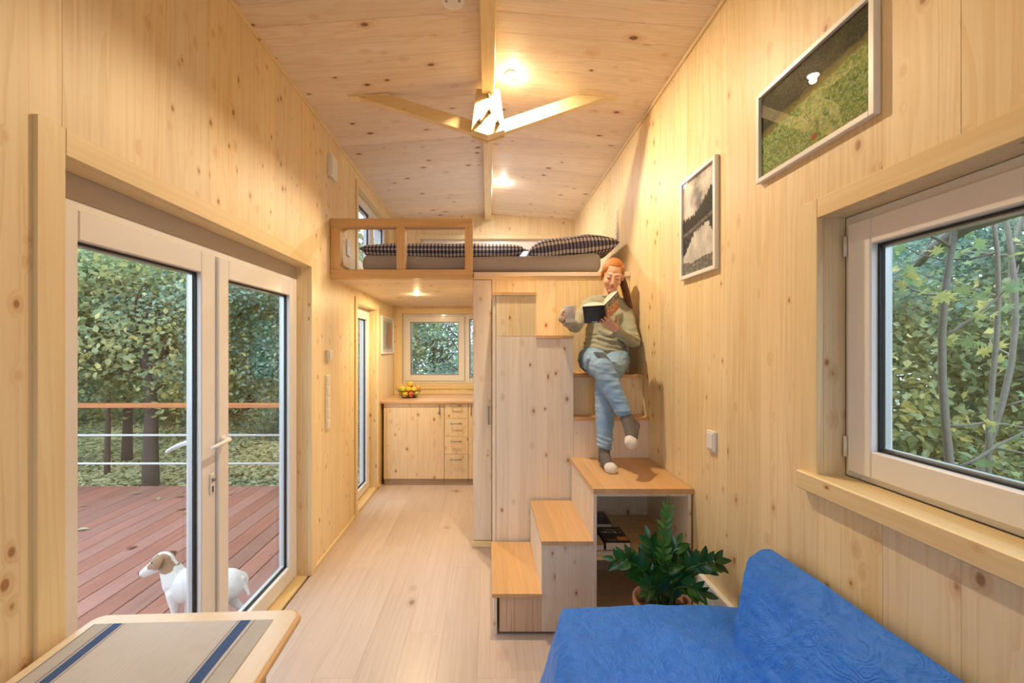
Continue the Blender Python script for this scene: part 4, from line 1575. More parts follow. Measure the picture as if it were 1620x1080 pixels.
ZZ = leaf_material('plant_leaf', (0.012, 0.065, 0.012), (0.03, 0.14, 0.022), 0.22, 0.08, 0.6)
ZZN = leaf_material('young_leaf', (0.05, 0.20, 0.03), (0.09, 0.28, 0.05), 0.28, 0.15, 0.6)
LM = [leaf_mesh('leaf', 0.074, 0.018), leaf_mesh('leaf', 0.062, 0.016), leaf_mesh('leaf', 0.048, 0.0105)]
for m_ in LM[:2]:
    m_.materials.append(ZZ)
LM[2].materials.append(ZZN)
STEMM = plain('plant_stem', (0.06, 0.16, 0.03), 0.35)
stems = [  # tip x, tip y, tip z, young, bow
    ((0.835, 1.94, 0.800), True, 0.02), ((0.575, 1.90, 0.565), False, 0.09), ((1.045, 1.86, 0.575), False, 0.09),
    ((0.90, 1.98, 0.600), False, 0.03), ((0.72, 2.00, 0.520), False, 0.05), ((0.97, 1.99, 0.53), False, 0.06),
    ((0.80, 1.84, 0.560), False, 0.04), ((0.69, 1.83, 0.46), False, 0.08), ((0.93, 1.80, 0.47), False, 0.08),
    ((0.76, 1.97, 0.63), False, 0.03), ((0.87, 1.87, 0.51), False, 0.05)]
for tip, young, bow in stems:
    tip = V(tip)
    base_ = PC + V(((tip.x - PC.x) * 0.22, (tip.y - PC.y) * 0.22, 0.335))
    pts = []
    for k in range(13):
        t = k / 12
        p = base_.lerp(tip, t)
        hor = V((tip.x - base_.x, tip.y - base_.y, 0))
        p -= hor * (0.28 * math.sin(PI * t))
        p.z += bow * math.sin(PI * t) * 0.55
        pts.append(p)
    bm = bmesh.new()
    tube(bm, pts, [0.0075 - 0.0055 * k / 12 for k in range(13)], 7)
    so = mk('stem', bm, STEMM, pl, True)
    n_l = 13 if young else 10
    for k in range(n_l):
        t = 0.24 + 0.76 * k / (n_l - 1)
        f = t * 12
        i = min(11, int(f))
        p = pts[i].lerp(pts[i + 1], f - i)
        d = (pts[i + 1] - pts[i]).normalized()
        for sd_ in ((-1, 1) if k < n_l - 1 else (0,)):
            side = d.cross(V((0, -0.9, 0.35))).normalized()
            if side.x < 0:
                side = -side
            ang = (0.62 if young else 0.75) + 0.25 * (1 - t) + RN.uniform(-0.15, 0.15)
            dr_ = (d * math.cos(ang) + side * sd_ * math.sin(ang) + V((0, RN.uniform(-0.35, 0.1), 0))).normalized() if sd_ else d
            sc = (0.75 + 0.4 * math.sin(PI * min(1, t * 0.9))) * RN.uniform(0.88, 1.1)
            nrm_ = (V((RN.uniform(-0.5, 0.5), -1.0, RN.uniform(0.1, 0.9)))).normalized()
            xax = dr_.cross(nrm_).normalized()
            zax = xax.cross(dr_)
            o = bpy.data.objects.new('leaf', LM[2] if young else RN.choice(LM[:2]))
            COL.objects.link(o)
            o.parent = so
            mtx = Matrix((xax, dr_, zax)).transposed().to_4x4()
            o.rotation_euler = mtx.to_euler()
            o.scale = (sc,) * 3
            o.location = p - WP[so.name]
            e_ = p + dr_ * 0.07
            if e_.x > XR - 0.01:
                o.location.x -= (e_.x - XR + 0.012)

# ------------------------------------------------------------------ organic bodies: round cones and ellipsoids fused by a voxel remesh
def rcone(bm, p0, r0, p1, r1, seg=18, flat=None):
    """tapered capsule; flat = (axis vector, factor) squashes it about its own middle"""
    p0, p1 = V(p0), V(p1)
    d = p1 - p0
    L_ = d.length
    if L_ < 1e-6:
        return
    d.normalize()
    a = d.orthogonal().normalized()
    b = d.cross(a)
    prof = []
    for k in range(6):
        th = PI / 2 * (1 - k / 5)
        prof.append((r0 * math.cos(th), -r0 * math.sin(th)))
    for k in range(1, 6):
        prof.append((r0 + (r1 - r0) * k / 6, L_ * k / 6))
    for k in range(6):
        th = PI / 2 * k / 5
        prof.append((r1 * math.cos(th), L_ + r1 * math.sin(th)))
    rings = []
    mid = (p0 + p1) / 2
    for r, h in prof:
        r = max(r, 1e-4)
        ring = []
        for k in range(seg):
            an = 2 * PI * k / seg
            q = p0 + d * h + (a * math.cos(an) + b * math.sin(an)) * r
            if flat:
                ax = V(flat[0]).normalized()
                q = q - ax * (q - mid).dot(ax) * (1 - flat[1])
            ring.append(bm.verts.new(q))
        rings.append(ring)
    for r0_, r1_ in zip(rings, rings[1:]):
        for k in range(seg):
            bm.faces.new([r0_[k], r0_[(k + 1) % seg], r1_[(k + 1) % seg], r1_[k]])
    bm.faces.new(list(reversed(rings[0])))
    bm.faces.new(rings[-1])


def ell(bm, c, r, rot=None, seg=24):
    m = Matrix.Translation(V(c)) @ ((rot or Matrix.Identity(3)).to_4x4()) @ Matrix.Diagonal((*r, 1))
    bmesh.ops.create_uvsphere(bm, u_segments=seg, v_segments=seg // 2, radius=1, matrix=m)


def fuse(name, bm, mat, parent, voxel, smooth_it=3, disp=None):
    me = bpy.data.meshes.new(name)
    bmesh.ops.recalc_face_normals(bm, faces=bm.faces)
    bm.to_mesh(me)
    bm.free()
    o = bpy.data.objects.new(name, me)
    COL.objects.link(o)
    md = o.modifiers.new('r', 'REMESH')
    md.mode = 'VOXEL'
    md.voxel_size = voxel
    sm = o.modifiers.new('s', 'SMOOTH')
    sm.factor = 0.5
    sm.iterations = smooth_it
    dg = bpy.context.evaluated_depsgraph_get()
    me2 = bpy.data.meshes.new_from_object(o.evaluated_get(dg))
    bpy.data.objects.remove(o)
    bpy.data.meshes.remove(me)
    if disp:
        nn = [v.normal.copy() for v in me2.vertices]
        for v, nr in zip(me2.vertices, nn):
            v.co = v.co + nr * disp(v.co)
    bm = bmesh.new()
    bm.from_mesh(me2)
    bpy.data.meshes.remove(me2)
    return mk(name, bm, mat, parent, True)


# ------------------------------------------------------------------ the woman on the stairs
skin_m, sn_, sb = nt('skin')
sb.inputs['Base Color'].default_value = (0.72, 0.43, 0.31, 1)
sb.inputs['Roughness'].default_value = 0.5
sb.inputs['Subsurface Weight'].default_value = 0.08
sb.inputs['Subsurface Radius'].default_value = (0.02, 0.008, 0.004)
hair_m, hn, hb_ = nt('red_hair')
_t = hn.nodes.new('ShaderNodeTexCoord')
_w = hn.nodes.new('ShaderNodeTexNoise')
_mp = hn.nodes.new('ShaderNodeVectorMath')
_mp.operation = 'MULTIPLY'
_mp.inputs[1].default_value = (260, 60, 40)
hn.links.new(_t.outputs['Object'], _mp.inputs[0])
hn.links.new(_mp.outputs[0], _w.inputs['Vector'])
_w.inputs['Scale'].default_value = 1
_w.inputs['Detail'].default_value = 3
hn.links.new(mixc(hn, _w.outputs['Fac'], (0.27, 0.075, 0.015), (0.60, 0.24, 0.06)), hb_.inputs['Base Color'])
_bp = hn.nodes.new('ShaderNodeBump')
_bp.inputs['Strength'].default_value = 0.6
_bp.inputs['Distance'].default_value = 0.003
hn.links.new(_w.outputs['Fac'], _bp.inputs['Height'])
hn.links.new(_bp.outputs['Normal'], hb_.inputs['Normal'])
hb_.inputs['Roughness'].default_value = 0.55
tail_m = plain('dark_ponytail', (0.10, 0.030, 0.010), 0.45, bump=0.6, bscale=90, vary=0.4)
sweat_m = plain('sage_knit', (0.335, 0.335, 0.255), 0.9, bump=0.35, bscale=330, sheen=0.3, vary=0.06)
sock_m = plain('grey_sock', (0.14, 0.125, 0.12), 0.9, bump=0.5, bscale=260, vary=0.15)
sockw_m = plain('white_sock_toe', (0.72, 0.69, 0.68), 0.85, bump=0.3, bscale=260)
jean_m, jn, jb = nt('light_denim')
_t = jn.nodes.new('ShaderNodeTexCoord')
_w = jn.nodes.new('ShaderNodeTexNoise')
_w.inputs['Scale'].default_value = 4
_w.inputs['Detail'].default_value = 2
jn.links.new(_t.outputs['Object'], _w.inputs['Vector'])
_f = jn.nodes.new('ShaderNodeTexNoise')
_f.inputs['Scale'].default_value = 420
jn.links.new(_t.outputs['Object'], _f.inputs['Vector'])
_c = mixc(jn, ramp(jn, _w.outputs['Fac'], 0.3, 0.7), (0.15, 0.30, 0.54), (0.30, 0.45, 0.64))
_c = mixc(jn, mathn(jn, 'MULTIPLY', _f.outputs['Fac'], 0.25), _c, (0.50, 0.58, 0.66))
jn.links.new(_c, jb.inputs['Base Color'])
jb.inputs['Roughness'].default_value = 0.85

J = dict(
    pel=(0.845, 3.06, 1.44), hipR=(0.752, 3.025, 1.442), hipL=(0.932, 3.03, 1.438),
    kneeL=(0.765, 2.70, 1.325), ankL=(0.725, 2.605, 0.862), toeL=(0.735, 2.475, 0.806), heelL=(0.724, 2.640, 0.818),
    kneeR=(0.720, 2.615, 1.395), ankR=(0.822, 2.47, 1.108), toeR=(0.805, 2.36, 0.985), heelR=(0.872, 2.475, 1.068),
    waist=(0.855, 3.07, 1.60), chest=(0.870, 3.08, 1.76), neck=(0.893, 3.055, 1.90),
    shR=(0.752, 3.06, 1.845), shL=(0.985, 3.06, 1.828), elR=(0.612, 2.955, 1.682), wrR=(0.497, 2.775, 1.722),
    elL=(1.018, 2.93, 1.575), wrL=(0.836, 2.740, 1.646))
J = {k: V(v) for k, v in J.items()}

HC = V((0.897, 3.005, 2.045))     # middle of the head
fwd = V((-0.20, -0.90, -0.42)).normalized()
up0 = V((0.06, -0.42, 0.90))
rgt = fwd.cross(up0).normalized()        # towards the viewer's right? fwd x up = her right ... world -X side
up_ = rgt.cross(fwd).normalized()
hx = -rgt if rgt.x < 0 else rgt           # head-local +x points to the picture's right
HM = Matrix((hx, -fwd, up_)).transposed()  # columns x, y (back), z


def H(x, y, z):
    return HC + HM @ V((x, y, z))


person = empty('person', (0.85, 3.0, 1.34), 'person in a sage green sweater and jeans sitting cross-legged on the stairs, reading a book', 'person')

bm = bmesh.new()
# head
ell(bm, H(0, 0.015, 0.030), (0.071, 0.088, 0.082), HM)
ell(bm, H(0, -0.020, -0.022), (0.060, 0.068, 0.080), HM)
ell(bm, H(0, -0.045, -0.066), (0.040, 0.040, 0.040), HM)
ell(bm, H(0, -0.068, -0.090), (0.021, 0.019, 0.017), HM)
for sx in (-1, 1):
    ell(bm, H(sx * 0.032, -0.058, -0.030), (0.026, 0.026, 0.026), HM)
    ell(bm, H(sx * 0.073, 0.012, -0.008), (0.010, 0.019, 0.030), HM)
    ell(bm, H(sx * 0.029, -0.074, 0.006), (0.0165, 0.013, 0.011), HM)
    ell(bm, H(sx * 0.010, -0.098, -0.034), (0.009, 0.010, 0.007), HM)
    rcone(bm, H(sx * 0.012, -0.076, 0.026), 0.007, H(sx * 0.040, -0.068, 0.026), 0.007)
rcone(bm, H(0, -0.080, 0.020), 0.0075, H(0, -0.103, -0.028), 0.0105)
rcone(bm, H(-0.013, -0.083, -0.053), 0.0065, H(0.013, -0.083, -0.053), 0.0065)
rcone(bm, H(-0.010, -0.081, -0.064), 0.0075, H(0.010, -0.081, -0.064), 0.0075)
# neck, trunk, limbs (mostly under the clothes)
rcone(bm, H(0, 0.028, -0.055), 0.044, J['neck'], 0.047)
rcone(bm, J['neck'], 0.055, J['chest'], 0.10, flat=((0, 1, 0), 0.8))
rcone(bm, J['chest'], 0.105, J['waist'], 0.095, flat=((0, 1, 0), 0.8))
rcone(bm, J['waist'], 0.095, J['pel'], 0.095)
for s_ in 'RL':
    rcone(bm, J['neck'] - V((0, 0, 0.02)), 0.04, J['sh' + s_], 0.042)
    rcone(bm, J['sh' + s_], 0.042, J['el' + s_], 0.034)
    rcone(bm, J['el' + s_], 0.034, J['wr' + s_], 0.0225)
    rcone(bm, J['hip' + s_], 0.078, J['knee' + s_], 0.050)
    rcone(bm, J['knee' + s_], 0.048, J['ank' + s_], 0.032)
    rcone(bm, J['heel' + s_], 0.019, J['heel' + s_].lerp(J['toe' + s_], 0.9), 0.018)
    rcone(bm, J['ank' + s_], 0.030, J['heel' + s_], 0.022)


def hand(bm, wrist, dr, nrm, curls, spread=0.011, thumb_side=1, thumb_dir=None, scale=1.0, thumb_curl=0.4):
    """palm and five fingers. dr wrist->knuckles, nrm palm normal (curling direction)"""
    dr = V(dr).normalized()
    nrm = V(nrm)
    nrm = (nrm - dr * nrm.dot(dr)).normalized()
    ac = dr.cross(nrm).normalized() * thumb_side      # towards the index finger side
    wrist = V(wrist)
    k_ = scale
    # palm: fan of four metacarpals
    for i in range(4):
        o = (1.5 - i) * 0.0185 * k_
        rcone(bm, wrist + ac * o * 0.55 + dr * 0.006, 0.0135 * k_, wrist + ac * o + dr * (0.082 - 0.003 * abs(i - 1)) * k_, 0.0108 * k_, 12)
    rcone(bm, wrist + ac * 0.012 * k_ + nrm * 0.006 + dr * 0.01, 0.016 * k_, wrist + ac * 0.020 * k_ + nrm * 0.008 + dr * 0.045 * k_, 0.013 * k_, 12)
    lens = (0.070, 0.078, 0.072, 0.058)
    for i in range(4):
        o = (1.5 - i) * 0.0185 * k_
        p = wrist + ac * o + dr * (0.082 - 0.003 * abs(i - 1)) * k_
        d = (dr + ac * (1.5 - i) * spread * 6).normalized()
        c = curls[i]
        th = 0.0
        r = (0.0095 if i < 3 else 0.0082) * k_
        for sgm, fr_ in enumerate((0.45, 0.30, 0.25)):
            th += c[sgm]
            dd = (d * math.cos(th) + nrm * math.sin(th)).normalized()
            q_ = p + dd * lens[i] * fr_ * k_
            rcone(bm, p, r, q_, r * 0.9, 12)
            p, r = q_, r * 0.9
    td = V(thumb_dir).normalized() if thumb_dir else (dr * 0.75 + ac * 0.75 + nrm * 0.35).normalized()
    p = wrist + ac * 0.022 * k_ + dr * 0.022 * k_ + nrm * 0.004
    q_ = p + td * 0.040 * k_
    rcone(bm, p, 0.0125 * k_, q_, 0.0105 * k_, 12)
    td2 = (td + dr * thumb_curl * 0.6 + nrm * thumb_curl).normalized()
    r_ = q_ + td2 * 0.030 * k_
    rcone(bm, q_, 0.0105 * k_, r_, 0.0088 * k_, 12)


# right hand (picture left) round the handle of the mug
hand(bm, J['wrR'], (-0.22, -0.86, 0.30), (0.95, -0.25, 0.0), [(1.15, 1.3, 0.7), (1.15, 1.35, 0.7), (1.2, 1.4, 0.7), (1.2, 1.4, 0.7)], 0.0, 1, (0.35, -0.5, 0.75), 0.88)
# left hand (picture right) under the book, fingers on its cover
hand(bm, J['wrL'], (-0.70, -0.57, 0.43), (0.0, 0.53, 0.85), [(0.0, 0.04, 0.05), (0.02, 0.06, 0.05), (0.04, 0.10, 0.1), (0.06, 0.15, 0.15)], 0.020, -1, (-0.10, -0.55, 0.80), 0.95, 0.05)
body = fuse('body', bm, skin_m, person, 0.0038, 2)

# ears' studs left out; face details
def fmk(name, bm, m):
    return mk(name, bm, m, person, True)


lash_m = plain('lashes', (0.07, 0.022, 0.012), 0.6)
brow_m = plain('ginger_brow', (0.46, 0.20, 0.10), 0.7)
lip_m = plain('lips', (0.52, 0.15, 0.11), 0.4)
for sx in (-1, 1):
    bm = bmesh.new()
    tube(bm, [H(sx * (0.029 + 0.0155 * k / 4), -0.0872 + 0.0014 * (k * k) / 4 + 0.0006, 0.001 - 0.0012 * (4 - abs(k))) for k in range(-4, 5)], [0.0006, 0.0014, 0.0019, 0.0021, 0.0021, 0.0021, 0.0019, 0.0015, 0.0006], 8)
    fmk('eyelashes', bm, lash_m)
    bm = bmesh.new()
    tube(bm, [H(sx * (0.028 + 0.018 * k / 4), -0.0835 + 0.0009 * (k + 1) ** 2 * 0.4, 0.0255 - 0.0004 * k * k) for k in range(-4, 5)], [0.001, 0.0018, 0.0022, 0.0022, 0.002, 0.0018, 0.0016, 0.0012, 0.0006], 8)
    fmk('eyebrow', bm, brow_m)
bm = bmesh.new()
tube(bm, [H(0.0195 * k / 5, -0.0905 + 0.0065 * (k / 5) ** 2, -0.0545 + 0.0016 * abs(k) / 5 * 1.2) for k in range(-5, 6)], [0.0008, 0.0018, 0.0026, 0.0032, 0.0034, 0.0030, 0.0034, 0.0032, 0.0026, 0.0018, 0.0008], 8)
tube(bm, [H(0.0165 * k / 5, -0.0895 + 0.006 * (k / 5) ** 2, -0.0625 + 0.0030 * (k / 5) ** 2) for k in range(-5, 6)], [0.001, 0.0024, 0.0034, 0.004, 0.0044, 0.0044, 0.0044, 0.004, 0.0034, 0.0024, 0.001], 8)
fmk('lips', bm, lip_m)

# hair
bm = bmesh.new()
ell(bm, H(0, 0.030, 0.038), (0.0765, 0.086, 0.083), HM)
ell(bm, H(0.0, 0.004, 0.074), (0.054, 0.060, 0.044), HM)
for sx in (-1, 1):
    ell(bm, H(sx * 0.047, -0.006, 0.050), (0.0275, 0.042, 0.040), HM)
    rcone(bm, H(sx * 0.063, -0.014, 0.040), 0.012, H(sx * 0.072, 0.022, 0.006), 0.012)
rcone(bm, H(0.0, 0.10, 0.03), 0.030, H(0.012, 0.125, 0.02), 0.022)
# hair falling over the ear on the picture's left
rcone(bm, H(-0.066, -0.014, 0.040), 0.010, H(-0.074, -0.006, -0.012), 0.010)
rcone(bm, H(-0.074, -0.006, -0.010), 0.009, H(-0.074, -0.004, -0.036), 0.005)
fuse('hair', bm, hair_m, person, 0.0036, 3, lambda p: 0.0007 * math.sin(p.x * 700 + p.y * 200 + 7 * noise.noise(p * 14)) + 0.0012 * noise.noise(p * 60))
bm = bmesh.new()
tp = [H(0.012, 0.118, 0.02), H(0.050, 0.100, 0.0), V((0.985, 3.055, 2.02)), V((0.998, 3.035, 1.95)), V((1.002, 3.005, 1.89)), V((1.012, 2.985, 1.84)), V((1.030, 2.975, 1.805))]
for k, (a_, b_) in enumerate(zip(tp, tp[1:])):
    r_ = (0.020, 0.024, 0.025, 0.025, 0.024, 0.018, 0.006)
    rcone(bm, a_, r_[k], b_, r_[k + 1])
fuse('ponytail', bm, tail_m, person, 0.004, 3, lambda p: 0.0015 * math.sin(p.x * 520 + p.z * 90 + 3 * noise.noise(p * 9)))

# sweater
bm = bmesh.new()
rcone(bm, J['neck'] - V((0, 0, 0.025)), 0.060, J['chest'], 0.118, flat=((0, 1, 0), 0.85))
rcone(bm, J['chest'] + V((-0.005, -0.01, 0)), 0.132, J['waist'] + V((0, -0.015, 0)), 0.140, flat=((0, 1, 0), 0.80))
rcone(bm, J['waist'] + V((0, -0.01, -0.01)), 0.140, J['pel'] + V((0.0, -0.02, 0.045)), 0.158, flat=((0, 1, 0), 0.80))
for sx in (-1, 1):
    ell(bm, J['chest'] + V((sx * 0.055, -0.070, -0.005)), (0.055, 0.052, 0.058))
for s_ in 'RL':
    rcone(bm, J['neck'] + V((0, 0.005, -0.035)), 0.050, J['sh' + s_], 0.058)
    rcone(bm, J['chest'] + V((0, 0, 0.02)), 0.09, J['sh' + s_] - V((0, 0, 0.03)), 0.050)
    rcone(bm, J['sh' + s_], 0.060, J['el' + s_], 0.050)
    c_ = J['el' + s_].lerp(J['wr' + s_], 0.93)
    rcone(bm, J['el' + s_], 0.050, c_, 0.031)
    ell(bm, c_, (0.034, 0.034, 0.034))
# belly folds
for k in range(4):
    z_ = 1.49 + 0.045 * k
    rcone(bm, V((0.77 + 0.01 * k, 2.955 + 0.004 * k, z_ + 0.022)), 0.016, V((0.86, 2.938 + 0.004 * k, z_ - 0.006)), 0.019)
    rcone(bm, V((0.86, 2.938 + 0.004 * k, z_ - 0.006)), 0.019, V((0.955, 2.968, z_ + 0.012)), 0.014)


def sfold(p):
    v = 0.007 * noise.noise(V((p.x * 12, p.y * 12, p.z * 26))) + 0.003 * noise.noise(V((p.x * 30 + 4, p.y * 30, p.z * 40)))
    if p.z < 1.62:
        v += 0.003 * math.sin(p.z * 190 + 4 * noise.noise(p * 7) + p.x * 25)
    return v


fuse('sweater', bm, sweat_m, person, 0.005, 4, sfold)
bm = bmesh.new()
ring = []
nc = J['neck'] + V((0.0, 0.0, 0.012))
tube(bm, [nc + V((0.062 * math.cos(a), 0.060 * math.sin(a), 0.010 * math.sin(a) - 0.006)) for a in [2 * PI * k / 32 for k in range(32)]], 0.010, 10, False, True)
mk('collar', bm, sweat_m, person, True)

# jeans
bm = bmesh.new()
rcone(bm, J['hipR'] + V((0.010, 0.02, 0)), 0.102, J['hipL'] + V((0.0, 0.02, 0)), 0.102, flat=((0, 0, 1), 0.95))
for s_, kr in (('L', 0.067), ('R', 0.069)):
    h_, k_ = J['hip' + s_], J['knee' + s_]
    rcone(bm, h_, 0.100, h_.lerp(k_, 0.5), 0.086)
    rcone(bm, h_.lerp(k_, 0.5), 0.086, k_, kr)
    e_ = k_.lerp(J['ank' + s_], 0.88)
    m_ = k_.lerp(J['ank' + s_], 0.32) + V((0, 0.012, 0))
    rcone(bm, k_, kr, m_, 0.064)
    rcone(bm, m_, 0.064, e_, 0.045)


def jfold(p):
    v = 0.005 * noise.noise(V((p.x * 18, p.y * 18, p.z * 34)))
    v += 0.006 * max(0, noise.noise(V((p.x * 9 + 3, p.y * 9, p.z * 50))))
    if p.z < 0.98:
        v += 0.0035 * math.sin(p.z * 210 + p.x * 60)
    return v


fuse('jeans', bm, jean_m, person, 0.005, 4, jfold)
for s_ in 'RL':
    bm = bmesh.new()
    c_ = J['knee' + s_].lerp(J['ank' + s_], 0.895)
    d_ = (J['ank' + s_] - J['knee' + s_]).normalized()
    a_ = d_.orthogonal().normalized()
    b_ = d_.cross(a_)
    for o_ in (0.0, 0.018):
        tube(bm, [c_ - d_ * o_ + (a_ * math.cos(t) + b_ * math.sin(t)) * 0.0425 for t in [2 * PI * k / 28 for k in range(28)]], 0.0028, 8, False, True)
    mk('hem', bm, jean_m, person, True)

# socks: grey with white toes
for s_ in 'LR':
    an_, he_, to_ = J['ank' + s_], J['heel' + s_], J['toe' + s_]
    kn_ = J['knee' + s_]
    bm = bmesh.new()
    rcone(bm, kn_.lerp(an_, 0.86), 0.037, an_, 0.036)
    rcone(bm, an_, 0.035, he_, 0.029)
    ball = he_.lerp(to_, 0.68)
    rcone(bm, he_, 0.027, ball, 0.033)
    rcone(bm, an_, 0.034, ball, 0.033)
    fuse('sock', bm, sock_m, person, 0.0045, 3, lambda p: 0.0012 * noise.noise(p * 60))
    bm = bmesh.new()
    ft = (to_ - he_).normalized()
    sd_v = ft.cross(V((0, 0, 1)))
    sd_v = sd_v.normalized() if s_ == 'L' else V((0.75, -0.1, -0.6)).cross(ft).cross(ft).normalized()
    c0 = ball + ft * 0.010
    rcone(bm, c0 - sd_v * 0.006, 0.0335, to_ - sd_v * 0.006 - ft * 0.004, 0.030)
    rcone(bm, c0 + sd_v * 0.006, 0.0335, to_ + sd_v * 0.006 - ft * 0.008, 0.029)
    bmesh.ops.bisect_plane(bm, geom=list(bm.verts) + list(bm.edges) + list(bm.faces), plane_co=c0 + ft * 0.010, plane_no=ft, clear_inner=True)
    bmesh.ops.holes_fill(bm, edges=[e for e in bm.edges if e.is_boundary], sides=0)
    fuse('sock_toe', bm, sockw_m, person, 0.004, 2)

# ------------------------------------------------------------------ the open book she reads
rb_ = empty('open_book', (0.76, 2.72, 1.69), 'open black paperback with an orange cover picture held up by the reading woman', 'book')
S0 = V((0.764, 2.716, 1.692))
ub = V((-0.26, -0.82, 0.50)).normalized() * 0.19
dl = V((-0.128, 0.037, -0.005))
dl = (dl - ub.normalized() * dl.dot(ub.normalized())).normalized() * 0.132
drr = V((0.085, 0.022, 0.082))
drr = (drr - ub.normalized() * drr.dot(ub.normalized())).normalized() * 0.130
inn = ub.cross(dl).normalized()
if inn.z < 0:
    inn = -inn
inr = ub.cross(drr).normalized()
if inr.z < 0:
    inr = -inr


def back_c(s, t):
    if marks(s, t, [(0.80, 0.86, 0.12, 0.80), (0.70, 0.72, 0.12, 0.85), (0.64, 0.66, 0.12, 0.8), (0.58, 0.60, 0.12, 0.86), (0.52, 0.54, 0.12, 0.8), (0.46, 0.48, 0.12, 0.84)], 2, 0.5):
        return (0.10, 0.035, 0.05)
    if 0.35 < s < 0.62 and 0.03 < t < 0.10:
        return (0.55, 0.55, 0.55)
    return (0.014, 0.010, 0.016)


def front_c(s, t):
    if marks(s, t, [(0.70, 0.80, 0.06, 0.94), (0.83, 0.93, 0.06, 0.94)], 7, 0.6):
        return (0.68, 0.66, 0.62)
    if t < 0.66 and s > 0.12:
        n_ = fbm(s * 5, t * 6, 4)
        n2_ = fbm(s * 13, t * 15, 1)
        if n_ > 0.15:
            return (0.62, 0.12, 0.05)
        if n2_ > 0.05:
            return (0.72, 0.50, 0.32)
        if n2_ < -0.35:
            return (0.05, 0.03, 0.03)
        return (0.45, 0.20, 0.10)
    return (0.014, 0.010, 0.012)


CP = MATS['cover_print']


def cover_slab(name, o, u, v, th, m, parent):
    bm = bmesh.new()
    prism(bm, [o, o + u, o + u + v, o + v], th)
    return mk(name, bm, m, parent)


BLK = plain('black_cover', (0.014, 0.011, 0.013), 0.35)
cover_slab('cover', S0, dl, ub, inn * 0.0012, BLK, rb_)
cover_slab('cover', S0, drr, ub, inr * 0.0012, BLK, rb_)
sheet('back_cover_print', S0 + dl - inn * 0.0006, -dl, ub, 60, 80, back_c, CP, rb_)
sheet('front_cover_print', S0 - inr * 0.0006, drr, ub, 110, 100, front_c, CP, rb_)
# page blocks swell up from the spine
for d_, n_ in ((dl, inn), (drr, inr)):
    bm = bmesh.new()
    prof = []
    for k in range(15):
        t = k / 14
        prof.append(S0 + ub * 0.015 + d_ * (0.01 + 0.95 * t) + n_ * (0.0016 + 0.034 * (math.sin(PI * min(1, t * 1.25 + 0.05)) ** 0.8 if t < 0.76 else 0) * 0 + 0.030 * math.sin(PI * (0.08 + 0.80 * t)) ** 0.8))
    low = [S0 + ub * 0.015 + d_ * 0.96 + n_ * 0.0015, S0 + ub * 0.015 + d_ * 0.01 + n_ * 0.0015]
    prism(bm, prof + low, ub * 0.97)
    mk('pages', bm, PAPER, rb_)
bm = bmesh.new()
so_ = [S0 - (inn + inr) * 0.001 + (dl.normalized() * math.cos(a) + drr.normalized() * math.sin(a)) * 0.006 for a in [PI / 2 * k / 4 for k in range(5)]]
prism(bm, [S0 + dl * 0.03, S0 + drr * 0.03, S0 - inr * 0.004, S0 - (inn + inr) * 0.003, S0 - inn * 0.004], ub)
mk('spine', bm, BLK, rb_)

# ------------------------------------------------------------------ the mug
MC = V((0.531, 2.700, 1.690))
mug = empty('mug', MC, 'white mug with a small black dash pattern held in her raised hand', 'mug')
mm, mn, mb = nt('dashed_mug')
_t = mn.nodes.new('ShaderNodeTexCoord')
_s = mn.nodes.new('ShaderNodeSeparateXYZ')
mn.links.new(_t.outputs['Object'], _s.inputs[0])
_a = mathn(mn, 'MULTIPLY', mathn(mn, 'ARCTAN2', _s.outputs[1], _s.outputs[0]), 26 / (2 * PI))
_r = mathn(mn, 'MULTIPLY', _s.outputs[2], 105.0)
_sh = mathn(mn, 'MULTIPLY', mathn(mn, 'GREATER_THAN', mathn(mn, 'FRACT', mathn(mn, 'MULTIPLY', _r, 0.5)), 0.5), 0.5)
_x = mathn(mn, 'FRACT', mathn(mn, 'ADD', _a, _sh))
_y = mathn(mn, 'FRACT', _r)
_m = mathn(mn, 'MULTIPLY', mathn(mn, 'LESS_THAN', _x, 0.62), mathn(mn, 'LESS_THAN', _y, 0.42))
_m = mathn(mn, 'MULTIPLY', _m, mathn(mn, 'GREATER_THAN', _s.outputs[2], -0.028))
mn.links.new(mixc(mn, _m, (0.74, 0.70, 0.70), (0.05, 0.045, 0.06)), mb.inputs['Base Color'])
mb.inputs['Roughness'].default_value = 0.2
bm = bmesh.new()
lathe(bm, [(0.001, 0.0), (0.028, 0.0), (0.0295, 0.002), (0.0385, 0.104), (0.038, 0.106), (0.0365, 0.105), (0.0275, 0.006), (0.001, 0.005)], MC, 36)
mk('cup', bm, mm, mug, True)
bm = bmesh.new()
tube(bm, [MC + V((-0.034 - 0.026 * math.sin(PI * k / 10), -0.004, 0.052 + 0.030 * math.cos(PI * k / 10))) for k in range(11)], 0.0045, 8)
mk('handle', bm, plain('white_china', (0.74, 0.70, 0.70), 0.2), mug, True)

